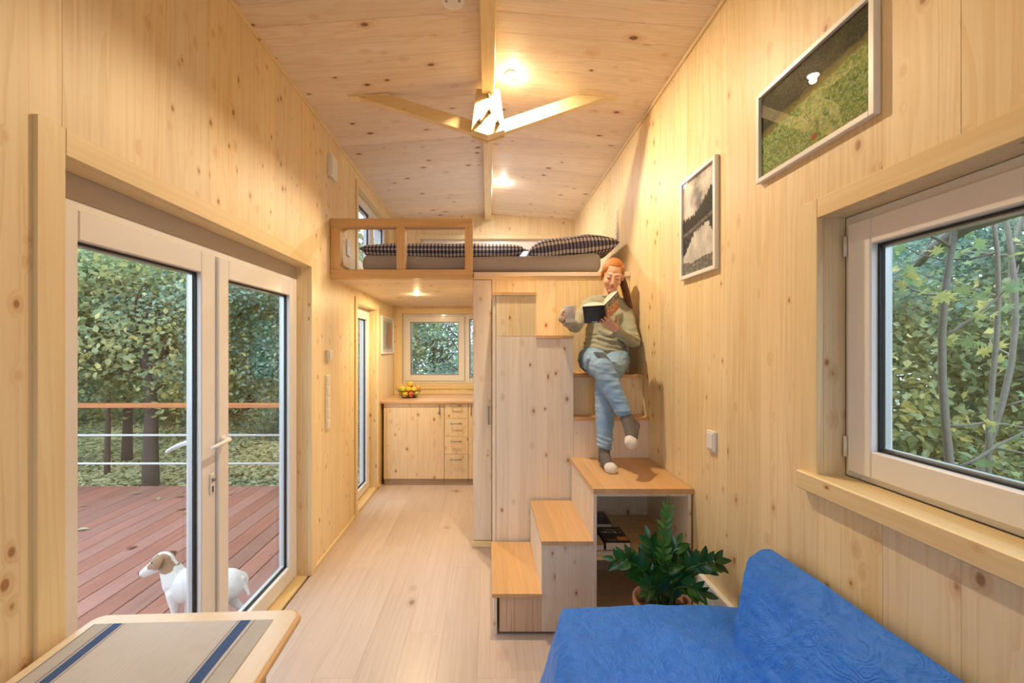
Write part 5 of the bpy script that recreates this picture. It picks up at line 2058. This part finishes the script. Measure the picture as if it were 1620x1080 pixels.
# ------------------------------------------------------------------ deck, railing and ground outside
DZ = -0.12
deck = empty('deck', (-4.5, 2.0, DZ), 'reddish larch deck of long boards outside the glazed door', 'deck')
x = XL - WT - 0.02
DM = decking()
while x > -9.5:
    bx('deck_board', x - 0.152, x, -2.0, 4.93, DZ - 0.028, DZ, DM, deck, 0.003)
    x -= 0.160
for yj in (-1.9, 0.0, 2.0, 4.0, 4.88):
    bx('joist', -9.6, XL - WT - 0.02, yj, yj + 0.06, DZ - 0.15, DZ - 0.029, plain('joist_wood', (0.12, 0.06, 0.04), 0.8), deck)
bx('fascia_board', -9.6, XL - WT - 0.02, 4.935, 4.96, DZ - 0.16, DZ - 0.001, DM, deck)
for xx in (-9.0, -5.6, -1.7):
    bx('deck_post', xx, xx + 0.09, 4.75, 4.84, -0.62, DZ - 0.15, MATS['joist_wood'], deck)
RY = 4.93
dr_ = empty('deck_railing', (-4.5, RY, DZ), 'deck railing with a flat orange wooden handrail and two white cables', 'railing')
OR_ = wood('handrail_larch', 'X', (0.62, 0.25, 0.10), (0.48, 0.16, 0.06), knots=0.0, rough=0.4)
bx('handrail', -9.5, -1.75, RY - 0.06, RY + 0.06, DZ + 0.94, DZ + 0.985, OR_, dr_, 0.004)
for z_ in (0.275, 0.61):
    bm = bmesh.new()
    tube(bm, [(-9.45, RY, DZ + z_), (-1.8, RY, DZ + z_)], 0.013, 8)
    mk('cable', bm, plain('white_cable', (0.70, 0.74, 0.76), 0.5), dr_, True)
for xx in (-9.4, -7.3, -1.86):
    bx('rail_post', xx, xx + 0.07, RY - 0.035, RY + 0.035, DZ + 0.001, DZ + 0.94, wood('rail_post_larch', 'Z', (0.50, 0.22, 0.11), (0.38, 0.14, 0.07), knots=0), dr_)

gv, gf = [], []
GN = 60


def ground_z(x, y):
    d = math.hypot(max(0, abs(x) - 6), max(0, y - 6))
    return -0.62 + 0.05 * fbm(x * 0.35, y * 0.35) + 0.035 * d * 0.5


for j in range(GN + 1):
    for i in range(GN + 1):
        x, y = -22 + 44 * i / GN, -12 + 38 * j / GN
        gv.append((x, y, ground_z(x, y)))
for j in range(GN):
    for i in range(GN):
        a = j * (GN + 1) + i
        gf.append((a, a + 1, a + GN + 2, a + GN + 1))
me = bpy.data.meshes.new('ground')
me.from_pydata(gv, [], gf)
gm, gn_, gb = nt('leafy_soil')
_t = gn_.nodes.new('ShaderNodeTexCoord')
_w = gn_.nodes.new('ShaderNodeTexNoise')
_w.inputs['Scale'].default_value = 9
_w.inputs['Detail'].default_value = 6
gn_.links.new(_t.outputs['Object'], _w.inputs['Vector'])
gn_.links.new(mixc(gn_, ramp(gn_, _w.outputs['Fac'], 0.4, 0.6), (0.12, 0.13, 0.07), (0.34, 0.34, 0.17)), gb.inputs['Base Color'])
gb.inputs['Roughness'].default_value = 0.9
me.materials.append(gm)
g_o = bpy.data.objects.new('ground', me)
COL.objects.link(g_o)
WP['ground'] = V((0, 0, 0))
tag(g_o, kind='structure')

LEAFS = leaf_material('shrub_leaf', (0.14, 0.22, 0.13), (0.40, 0.47, 0.24), 0.4, 0.35, 0.5, True, (0.80, 0.70, 0.26))
LEAFT = leaf_material('cool_leaf', (0.12, 0.25, 0.21), (0.34, 0.48, 0.37), 0.4, 0.35, 0.5, True, (0.60, 0.62, 0.30))
LEAFG = leaf_material('fallen_leaf', (0.38, 0.41, 0.25), (0.76, 0.73, 0.42), 0.5, 0.2, 0.4, True, (0.92, 0.82, 0.46))
BARK = plain('bark', (0.14, 0.10, 0.085), 0.9, bump=1.0, bscale=30, vary=0.3)
BARKG = plain('grey_bark', (0.24, 0.24, 0.21), 0.85, bump=0.6, bscale=40, vary=0.25)


def leaf_cloud(name, pts, size, flat=0.0, seed=1, kind='diamond', tintf=None):
    """one mesh of many small folded leaves at the given points"""
    r = random.Random(seed)
    verts, faces, tints = [], [], []
    for p in pts:
        nrm = V((r.gauss(0, 1), r.gauss(0, 1), r.gauss(0, 1) + flat * 6)).normalized()
        a = nrm.orthogonal().normalized()
        a = Matrix.Rotation(r.uniform(0, 2 * PI), 3, nrm) @ a
        b = nrm.cross(a)
        s = size * r.uniform(0.55, 1.25)
        t = tintf(p, r) if tintf else r.random()
        b0 = len(verts)
        w = 0.42 * s
        f = 0.12 * s
        verts += [p - a * s * 0.5, p - b * w * 0.85 + nrm * f - a * s * 0.1, p - b * w * 0.6 + nrm * f + a * s * 0.22, p + a * s * 0.55, p + b * w * 0.6 + nrm * f + a * s * 0.22, p + b * w * 0.85 + nrm * f - a * s * 0.1]
        faces += [(b0, b0 + 1, b0 + 2, b0 + 3), (b0, b0 + 3, b0 + 4, b0 + 5)]
        tints += [t] * 6
    me = bpy.data.meshes.new(name)
    me.from_pydata(verts, [], faces)
    at = me.attributes.new('tint', 'FLOAT', 'POINT')
    at.data.foreach_set('value', tints)
    return me


def crown_points(n, rad, seed, shell=0.55, clumps=40):
    r = random.Random(seed)
    cs = []
    for _ in range(clumps):
        while True:
            q_ = V((r.uniform(-1, 1), r.uniform(-1, 1), r.uniform(-1, 1)))
            if shell < q_.length < 1 or (q_.length < 1 and r.random() < 0.25):
                break
        cs.append(q_)
    out_ = []
    for _ in range(n):
        c_ = r.choice(cs)
        q_ = c_ + V((r.gauss(0, 0.16), r.gauss(0, 0.16), r.gauss(0, 0.12)))
        out_.append(V((q_.x * rad[0], q_.y * rad[1], q_.z * rad[2])))
    return out_


def mk_crown(n, rad, size, seed, yellow=0.15):
    def tf(p, r):
        v = noise.noise(p * 0.9 + V((seed, 0, 0))) * 0.5 + 0.42 + r.gauss(0, 0.13)
        if noise.noise(p * 1.1 + V((0, seed, 5))) > 0.33 - yellow:
            v += 0.42 * r.random()
        return clamp(v)
    return leaf_cloud('foliage', crown_points(n, rad, seed), size, 0.15, seed, tintf=tf)


CR = [mk_crown(13000, (1.7, 1.7, 1.9), 0.095, 3, 0.22), mk_crown(13000, (1.9, 1.8, 1.7), 0.09, 7, 0.05), mk_crown(13000, (1.8, 1.8, 2.0), 0.10, 12, 0.30)]
CR2 = [c.copy() for c in CR]
for c in CR:
    c.materials.append(LEAFS)
for c in CR2:
    c.materials.append(LEAFT)


def branchwork(bm, base_, height, rad, seed, spread=1.2, n_br=9, lean=(0, 0)):
    r = random.Random(seed)
    pts = []
    for k in range(9):
        t = k / 8
        pts.append(V(base_) + V((lean[0] * t * t + 0.06 * height * fbm(t * 2, seed) * t, lean[1] * t * t + 0.06 * height * fbm(t * 2, seed + 9) * t, height * t)))
    tube(bm, pts, [rad * (1 - 0.7 * k / 8) for k in range(9)], 9)
    for _ in range(n_br):
        i = r.randint(4, 7)
        a = r.uniform(0, 2 * PI)
        l = spread * r.uniform(0.6, 1.2)
        q = [pts[i]]
        d = V((math.cos(a), math.sin(a), r.uniform(0.1, 0.9))).normalized()
        for k in range(5):
            d = (d + V((r.gauss(0, 0.2), r.gauss(0, 0.2), r.gauss(0.05, 0.2)))).normalized()
            q.append(q[-1] + d * l / 5)
        tube(bm, q, [rad * 0.32 * (1 - 0.16 * k) for k in range(6)], 5, False)


def tree(x, y, zc, s, ci, label, group, trunk=0.09, cool=False, th=None, sz=None, bark=BARK):
    gz = ground_z(x, y)
    t_ = empty('tree', (x, y, gz), label, 'tree', group)
    bm = bmesh.new()
    branchwork(bm, (x, y, gz - 0.05), (th or (zc - gz + s * 1.0)), trunk, int(x * 13 + y * 7), 1.3 * s, 12)
    mk('trunk', bm, bark, t_, True)
    o = bpy.data.objects.new('foliage', (CR2 if cool else CR)[ci])
    place(o, t_, (x, y, zc))
    o.rotation_euler = (RN.uniform(-0.3, 0.3), RN.uniform(-0.3, 0.3), RN.uniform(0, 6.2))
    o.scale = (s, s, s * (sz or 1.0))
    o['kind'] = 'stuff'
    return t_


# beyond the deck
gA = 'trees beyond the deck'
for i, (x, y, zc, s, ci, cool, lab) in enumerate([
        (-3.0, 7.4, 1.9, 0.75, 0, 0, 'autumn tree close behind the railing at the right end of the deck'),
        (-4.5, 6.7, 1.9, 0.72, 1, 1, 'bluish green tree right behind the railing in the middle of the deck'),
        (-6.3, 6.9, 1.9, 0.80, 2, 0, 'yellowing tree behind the railing seen through the left door pane'),
        (-8.6, 7.2, 2.1, 0.95, 0, 1, 'bluish green tree behind the left part of the railing'),
        (-3.6, 12.6, 1.6, 1.3, 1, 0, 'bushy tree in the second row behind the middle of the deck'),
        (-7.0, 12.2, 1.6, 1.3, 2, 0, 'yellow leaved tree in the second row left of the middle'),
        (-11.6, 11.4, 1.8, 1.4, 1, 0, 'green tree in the second row at the far left'),
        (-1.6, 12.4, 1.5, 1.1, 0, 1, 'green tree in the second row nearest the house'),
        (-13.0, 7.8, 2.4, 1.5, 2, 0, 'large yellow leaved tree at the far left corner of the deck'),
        (-12.6, 3.2, 2.2, 1.4, 1, 1, 'large green tree off the left side of the deck'),
        (-13.0, -1.6, 2.4, 1.5, 0, 0, 'large tree off the near left corner of the deck'),
        (-9.2, 15.4, 3.0, 1.8, 1, 1, 'tall green tree in the back row at the left'),
        (-5.2, 15.6, 3.0, 1.8, 0, 0, 'tall autumn tree in the back row in the middle'),
        (-14.4, 13.0, 3.4, 2.0, 0, 1, 'tall tree in the back row at the far left')]):
    tree(x, y, zc, s, ci, lab, gA, 0.045 if y < 8 else 0.08, bool(cool))
for lab, bx_, by_, zc, rr_ in (('tree with a thick dark trunk behind the deck cables, left of the door handle', -5.05, 6.25, 2.15, 0.115), ('tree with a slimmer pale trunk standing further back behind the deck cables', -6.75, 7.8, 2.2, 0.09)):
    tree(bx_, by_, zc, 0.82, 2, lab, gA, rr_, False, 3.0)

# hedge-high undergrowth right behind, as bushes
gB = 'low bushes behind the deck'
LB = ['low bush behind the deck nearest the house', 'low bush in the middle of the ground behind the deck', 'low bush left of the middle behind the deck', 'low bush at the far left behind the deck']
for li, (x, y, s) in enumerate(((-3.2, 11.6, 0.6), (-5.6, 12.6, 0.7), (-8.6, 12.0, 0.65), (-11.4, 11.2, 0.7))):
    t_ = empty('bush', (x, y, ground_z(x, y)), LB[li], 'bush', gB)
    o = bpy.data.objects.new('foliage', CR[RN.randint(0, 2)])
    place(o, t_, (x, y, ground_z(x, y) + 0.75 * s))
    o.scale = (s * 1.1, s * 1.1, s * 0.7)
    o.rotation_euler = (0, 0, RN.uniform(0, 6))
    o['kind'] = 'stuff'
    bm = bmesh.new()
    branchwork(bm, (x, y, ground_z(x, y) - 0.05), 0.9 * s + 0.3, 0.025, int(x * 31), 0.5, 5)
    mk('stem', bm, BARK, t_, True)

# fallen leaves on the ground, too many to count
r_ = random.Random(5)
pts = []
while len(pts) < 42000:
    x, y = r_.uniform(-13, -1.6), r_.uniform(5.0, 13.5)
    if r_.random() < 1.2 - (y - 5) * 0.08:
        pts.append(V((x, y, ground_z(x, y) + 0.02 + 0.03 * r_.random())))
for _ in range(4000):
    x, y = r_.uniform(1.5, 7), r_.uniform(-1, 7)
    pts.append(V((x, y, ground_z(x, y) + 0.02)))
me = leaf_cloud('fallen_leaves', pts, 0.10, 0.5, 4, tintf=lambda p, r: clamp(0.55 + 0.5 * noise.noise(p * 0.8) + r.gauss(0, 0.22)))
me.materials.append(LEAFG)
o = bpy.data.objects.new('fallen_leaves', me)
place(o, None, (0, 0, 0))
tag(o, 'carpet of pale yellow fallen leaves on the ground outside', 'leaves', None, 'stuff')
# single leaves on the deck
dl_m = leaf_material('deck_leaf', (0.30, 0.24, 0.12), (0.50, 0.46, 0.30), 0.5, 0.1, 0.4, False, (0.25, 0.12, 0.06))
lm_ = leaf_mesh('fallen_leaf', 0.09, 0.028, 0.2, 4)
lm_.materials.append(dl_m)
for k in range(16):
    x, y = -RN.uniform(1.8, 5.5), RN.uniform(2.2, 4.8)
    if k < 16:
        x, y = -RN.uniform(2.6, 5.2), RN.uniform(3.2, 4.8)
    o = bpy.data.objects.new('fallen_leaf', lm_)
    place(o, None, (x, y, DZ + 0.012))
    o.rotation_euler = (0, 0, RN.uniform(0, 6.28))
    k_ = RN.uniform(0.6, 1.1)
    o.scale = (k_, k_, k_)
    tag(o, 'dry fallen leaf lying on the reddish deck boards', 'leaf', 'fallen leaves on the deck')

# beyond the right window
gC = 'trees outside the right-hand window'
for x, y, zc, s, ci, lab, cool in ((5.2, 5.4, 1.0, 0.9, 2, 'yellowing tree outside the right-hand window, seen at its left edge', 0), (7.4, 5.0, 1.6, 1.2, 0, 'autumn tree further back in the middle of the right-hand window', 1),
        (4.8, 3.3, -0.1, 0.6, 2, 'low yellow leaved tree near the middle of the right-hand window', 0), (8.2, 7.6, 1.8, 1.35, 1, 'green tree furthest off at the left edge of the right-hand window', 1), (5.4, 4.2, 2.5, 0.75, 1, 'tree with a high green crown filling the top of the right-hand window', 1),
        (6.0, 0.8, 1.2, 1.0, 0, 'autumn tree straight out from the right-hand window', 0), (6.4, -1.8, 1.4, 1.2, 1, 'green tree outside to the right of the right-hand window', 0), (9.4, 2.2, 1.4, 1.4, 2, 'yellow tree far back at the right of the right-hand window', 0), (9.8, 6.0, 1.6, 1.5, 0, 'large bluish tree in the back row outside the right-hand window', 1)):
    tree(x, y, zc, s, ci, lab, gC, 0.05, bool(cool), 3.6, bark=BARKG)
LOBE = []


def maple_mesh():
    out_ = []
    tips = [(0, 1.0), (0.78, 0.62), (0.95, -0.05), (0.5, -0.45)]
    ins = [(0.24, 0.5), (0.36, 0.22), (0.34, -0.14)]
    pr = [(0, -0.35)]
    right = [(0.5, -0.45), (0.34, -0.14), (0.95, -0.02), (0.36, 0.24), (0.76, 0.66), (0.22, 0.52), (0, 1.0)]
    pts_ = [(0, -0.3)] + right
    left = [(-a, b) for a, b in reversed(right[:-1])]
    poly = pts_ + left
    verts = [(0, 0.08, 0.0)] + [(a * 0.05, b * 0.05, -0.010 * (a * a) + 0.004 * (b > 0.4)) for a, b in poly]
    verts[0] = (0, 0.004, 0.003)
    n_ = len(poly)
    faces = [(0, 1 + k, 1 + (k + 1) % n_) for k in range(n_)]
    me = bpy.data.meshes.new('leaf')
    me.from_pydata(verts, [], faces)
    return me


ML_ = maple_mesh()
ML_.materials.append(leaf_material('maple_leaf', (0.20, 0.38, 0.20), (0.40, 0.52, 0.22), 0.4, 0.4, 0.4, False, (0.70, 0.64, 0.22)))
spots = [  # base x, y, height, radius, lean, label
    ((2.55, 2.30), 4.0, 0.035, (0.10, 0.05), 'slender grey sapling nearest the left edge of the right-hand window'),
    ((3.00, 2.25), 4.0, 0.024, (-0.25, 0.2), 'thin grey sapling crossing the middle of the right-hand window'),
    ((3.10, 2.75), 4.2, 0.030, (0.30, -0.1), 'forked young maple leaning right outside the right-hand window'),
    ((2.75, 2.75), 3.8, 0.022, (-0.2, 0.15), 'thin leafy sapling behind the slender grey one outside the window')]
for (x, y), hh, rr_, ln_, lab in spots:
    gz = ground_z(x, y)
    t_ = empty('sapling', (x, y, gz), lab, 'tree')
    bm = bmesh.new()
    r_ = random.Random(int(x * 100))
    rr_ *= 0.72
    pts = []
    for k in range(17):
        t = k / 16
        pts.append(V((x + ln_[0] * t + 0.07 * math.sin(t * 9 + x * 7), y + ln_[1] * t + 0.06 * math.sin(t * 7 + y * 5), gz - 0.05 + hh * t)))
    tube(bm, pts, [rr_ * (1 - 0.6 * k / 16) for k in range(17)], 8)
    mk('stem', bm, BARKG, t_, True)
    for bq in range(7):
        i = r_.randint(6, 15)
        a = r_.uniform(0, 2 * PI)
        l = r_.uniform(0.5, 1.0)
        q = [pts[i]]
        d = V((math.cos(a), math.sin(a), r_.uniform(-0.1, 0.8))).normalized()
        for k in range(7):
            d = (d + V((r_.gauss(0, 0.16), r_.gauss(0, 0.16), r_.gauss(0.02, 0.14)))).normalized()
            q.append(q[-1] + d * l / 7)
        if min(p.x for p in q) < XR + WT + 0.15:
            continue
        bm = bmesh.new()
        tube(bm, q, [rr_ * 0.34 * (1 - 0.11 * k) for k in range(8)], 6)
        bo = mk('branch', bm, BARKG, t_, True)
        for _ in range(15):
            k = r_.randint(1, 7)
            o = bpy.data.objects.new('leaf', ML_)
            COL.objects.link(o)
            o.parent = bo
            o.location = q[k] + V((r_.gauss(0, 0.05), r_.gauss(0, 0.05), r_.gauss(-0.02, 0.05))) - WP[bo.name]
            o.rotation_euler = (r_.gauss(0.9, 0.5), r_.gauss(0, 0.5), r_.uniform(0, 6.28))
            s_ = r_.uniform(0.6, 1.15)
            o.scale = (s_, s_, s_)
# thick bough at the top of the right window
tb_ = empty('bough', (2.6, 2.0, 2.5), 'thick bare bough sloping across the top corner of the right-hand window', 'branch')
bm = bmesh.new()
tube(bm, [(3.6, 3.6, 2.15), (3.1, 2.9, 2.22), (2.7, 2.35, 2.22), (2.35, 1.85, 2.16), (2.15, 1.45, 2.05), (2.05, 0.9, 2.0), (2.3, 0.2, 1.2), (2.4, -0.2, -0.7)], [0.025, 0.035, 0.045, 0.05, 0.055, 0.06, 0.07, 0.09], 10)
mk('limb', bm, BARKG, tb_, True)

# behind the house: seen through the kitchen window and the loft
gD = 'trees behind the kitchen window'
for x, y, zc, s, ci, lab in ((-2.0, 8.6, -0.75, 0.80, 1, 'bluish tree behind the kitchen window at its left side'), (-0.5, 8.4, -0.8, 0.72, 2, 'bluish tree behind the kitchen window at its right side'), (-3.6, 10.5, -0.7, 1.1, 1, 'tree in the second row behind the kitchen, at the left'),
        (-1.2, 11.2, -1.0, 1.15, 0, 'tree in the second row straight behind the kitchen window'), (1.2, 9.8, 0.2, 1.1, 0, 'tree behind the house near its right corner'), (3.4, 11.0, 0.4, 1.2, 1, 'tree behind the house beyond its right corner')):
    tree(x, y, zc, s, ci, lab, gD, 0.05, True, 2.6)

# ------------------------------------------------------------------ the dog on the deck
dog = empty('dog', (-1.72, 2.45, DZ), 'small white dog with a brown patched head standing on the deck outside the door', 'dog')
DO = V((-1.70, 2.45, DZ))


def D(x, y, z):
    return DO + V((x, y, z))


bm = bmesh.new()
# trunk: deep chest at the left, rump at the right
ell(bm, D(-0.075, 0.0, 0.250), (0.115, 0.075, 0.095))
ell(bm, D(0.055, 0.0, 0.262), (0.13, 0.066, 0.076))
ell(bm, D(0.170, 0.0, 0.262), (0.105, 0.074, 0.085))
rcone(bm, D(-0.13, 0, 0.28), 0.070, D(-0.175, 0.0, 0.37), 0.048)
# head turned to the left, muzzle low
ell(bm, D(-0.205, 0.0, 0.395), (0.062, 0.050, 0.052))
rcone(bm, D(-0.235, 0.0, 0.380), 0.038, D(-0.325, 0.0, 0.325), 0.020)
rcone(bm, D(-0.235, 0.0, 0.360), 0.028, D(-0.315, 0.0, 0.312), 0.015)
# legs
for yy in (-0.042, 0.042):
    o_ = 0.02 if yy > 0 else 0
    rcone(bm, D(-0.115 + o_, yy, 0.23), 0.038, D(-0.105 + o_, yy, 0.135), 0.022)
    rcone(bm, D(-0.105 + o_, yy, 0.135), 0.021, D(-0.118 + o_, yy, 0.03), 0.015)
    rcone(bm, D(-0.118 + o_, yy, 0.018), 0.018, D(-0.145 + o_, yy, 0.016), 0.015)
    rcone(bm, D(0.185 + o_, yy, 0.25), 0.058, D(0.135 + o_, yy, 0.155), 0.034)
    rcone(bm, D(0.135 + o_, yy, 0.155), 0.030, D(0.205 + o_, yy, 0.095), 0.018)
    rcone(bm, D(0.205 + o_, yy, 0.095), 0.017, D(0.190 + o_, yy, 0.022), 0.014)
    rcone(bm, D(0.190 + o_, yy, 0.018), 0.017, D(0.160 + o_, yy, 0.015), 0.015)
rcone(bm, D(0.262, 0, 0.290), 0.016, D(0.296, 0.0, 0.20), 0.008)
dm_, dn_, db_ = nt('dog_coat')
_t = dn_.nodes.new('ShaderNodeTexCoord')
_s = dn_.nodes.new('ShaderNodeSeparateXYZ')
dn_.links.new(_t.outputs['Object'], _s.inputs[0])
db_.inputs['Roughness'].default_value = 0.85
db_.inputs['Sheen Weight'].default_value = 0.3
_w = dn_.nodes.new('ShaderNodeTexNoise')
_w.inputs['Scale'].default_value = 90
dn_.links.new(_t.outputs['Object'], _w.inputs['Vector'])
_bp = dn_.nodes.new('ShaderNodeBump')
_bp.inputs['Strength'].default_value = 0.5
_bp.inputs['Distance'].default_value = 0.004
dn_.links.new(_w.outputs['Fac'], _bp.inputs['Height'])
dn_.links.new(_bp.outputs['Normal'], db_.inputs['Normal'])
dbody = fuse('body', bm, dm_, dog, 0.005, 3)
# coat colours: brown mask over the skull and round the eye, white blaze, muzzle and body
bo = WP[dbody.name]
ca = dbody.data.color_attributes.new('print', 'FLOAT_COLOR', 'POINT')
cols = []
for v in dbody.data.vertices:
    p = v.co + bo - DO
    q1 = ((p.x + 0.185) / 0.075) ** 2 + ((p.z - 0.395) / 0.052) ** 2 + 0.5 * noise.noise(p * 30)
    blaze = abs(p.y) < 0.012 and p.z > 0.38
    q2 = ((p.x + 0.262) / 0.022) ** 2 + ((p.z - 0.375) / 0.016) ** 2
    if (q1 < 1 or q2 < 1) and not blaze:
        c = (0.30, 0.17, 0.09)
    else:
        c = (0.72, 0.70, 0.68)
    cols += [*c, 1]
ca.data.foreach_set('color', cols)
_at = dn_.nodes.new('ShaderNodeAttribute')
_at.attribute_name = 'print'
dn_.links.new(_at.outputs['Color'], db_.inputs['Base Color'])
DK = plain('dog_dark', (0.02, 0.018, 0.02), 0.25)
BR = plain('dog_brown', (0.26, 0.14, 0.07), 0.85, bump=0.4, bscale=90)
bm = bmesh.new()
ell(bm, D(-0.342, 0, 0.325), (0.012, 0.013, 0.010))
mk('nose', bm, DK, dog, True)
for yy in (-1, 1):
    bm = bmesh.new()
    ell(bm, D(-0.243, yy * 0.036, 0.402), (0.007, 0.005, 0.007))
    mk('eye', bm, DK, dog, True)
    bm = bmesh.new()
    prism(bm, [D(-0.195, yy * 0.034, 0.440), D(-0.165, yy * 0.048, 0.430), D(-0.185, yy * 0.060, 0.375), D(-0.205, yy * 0.058, 0.385)], (0, yy * 0.006, 0), 0.002)
    mk('ear', bm, BR, dog, True)
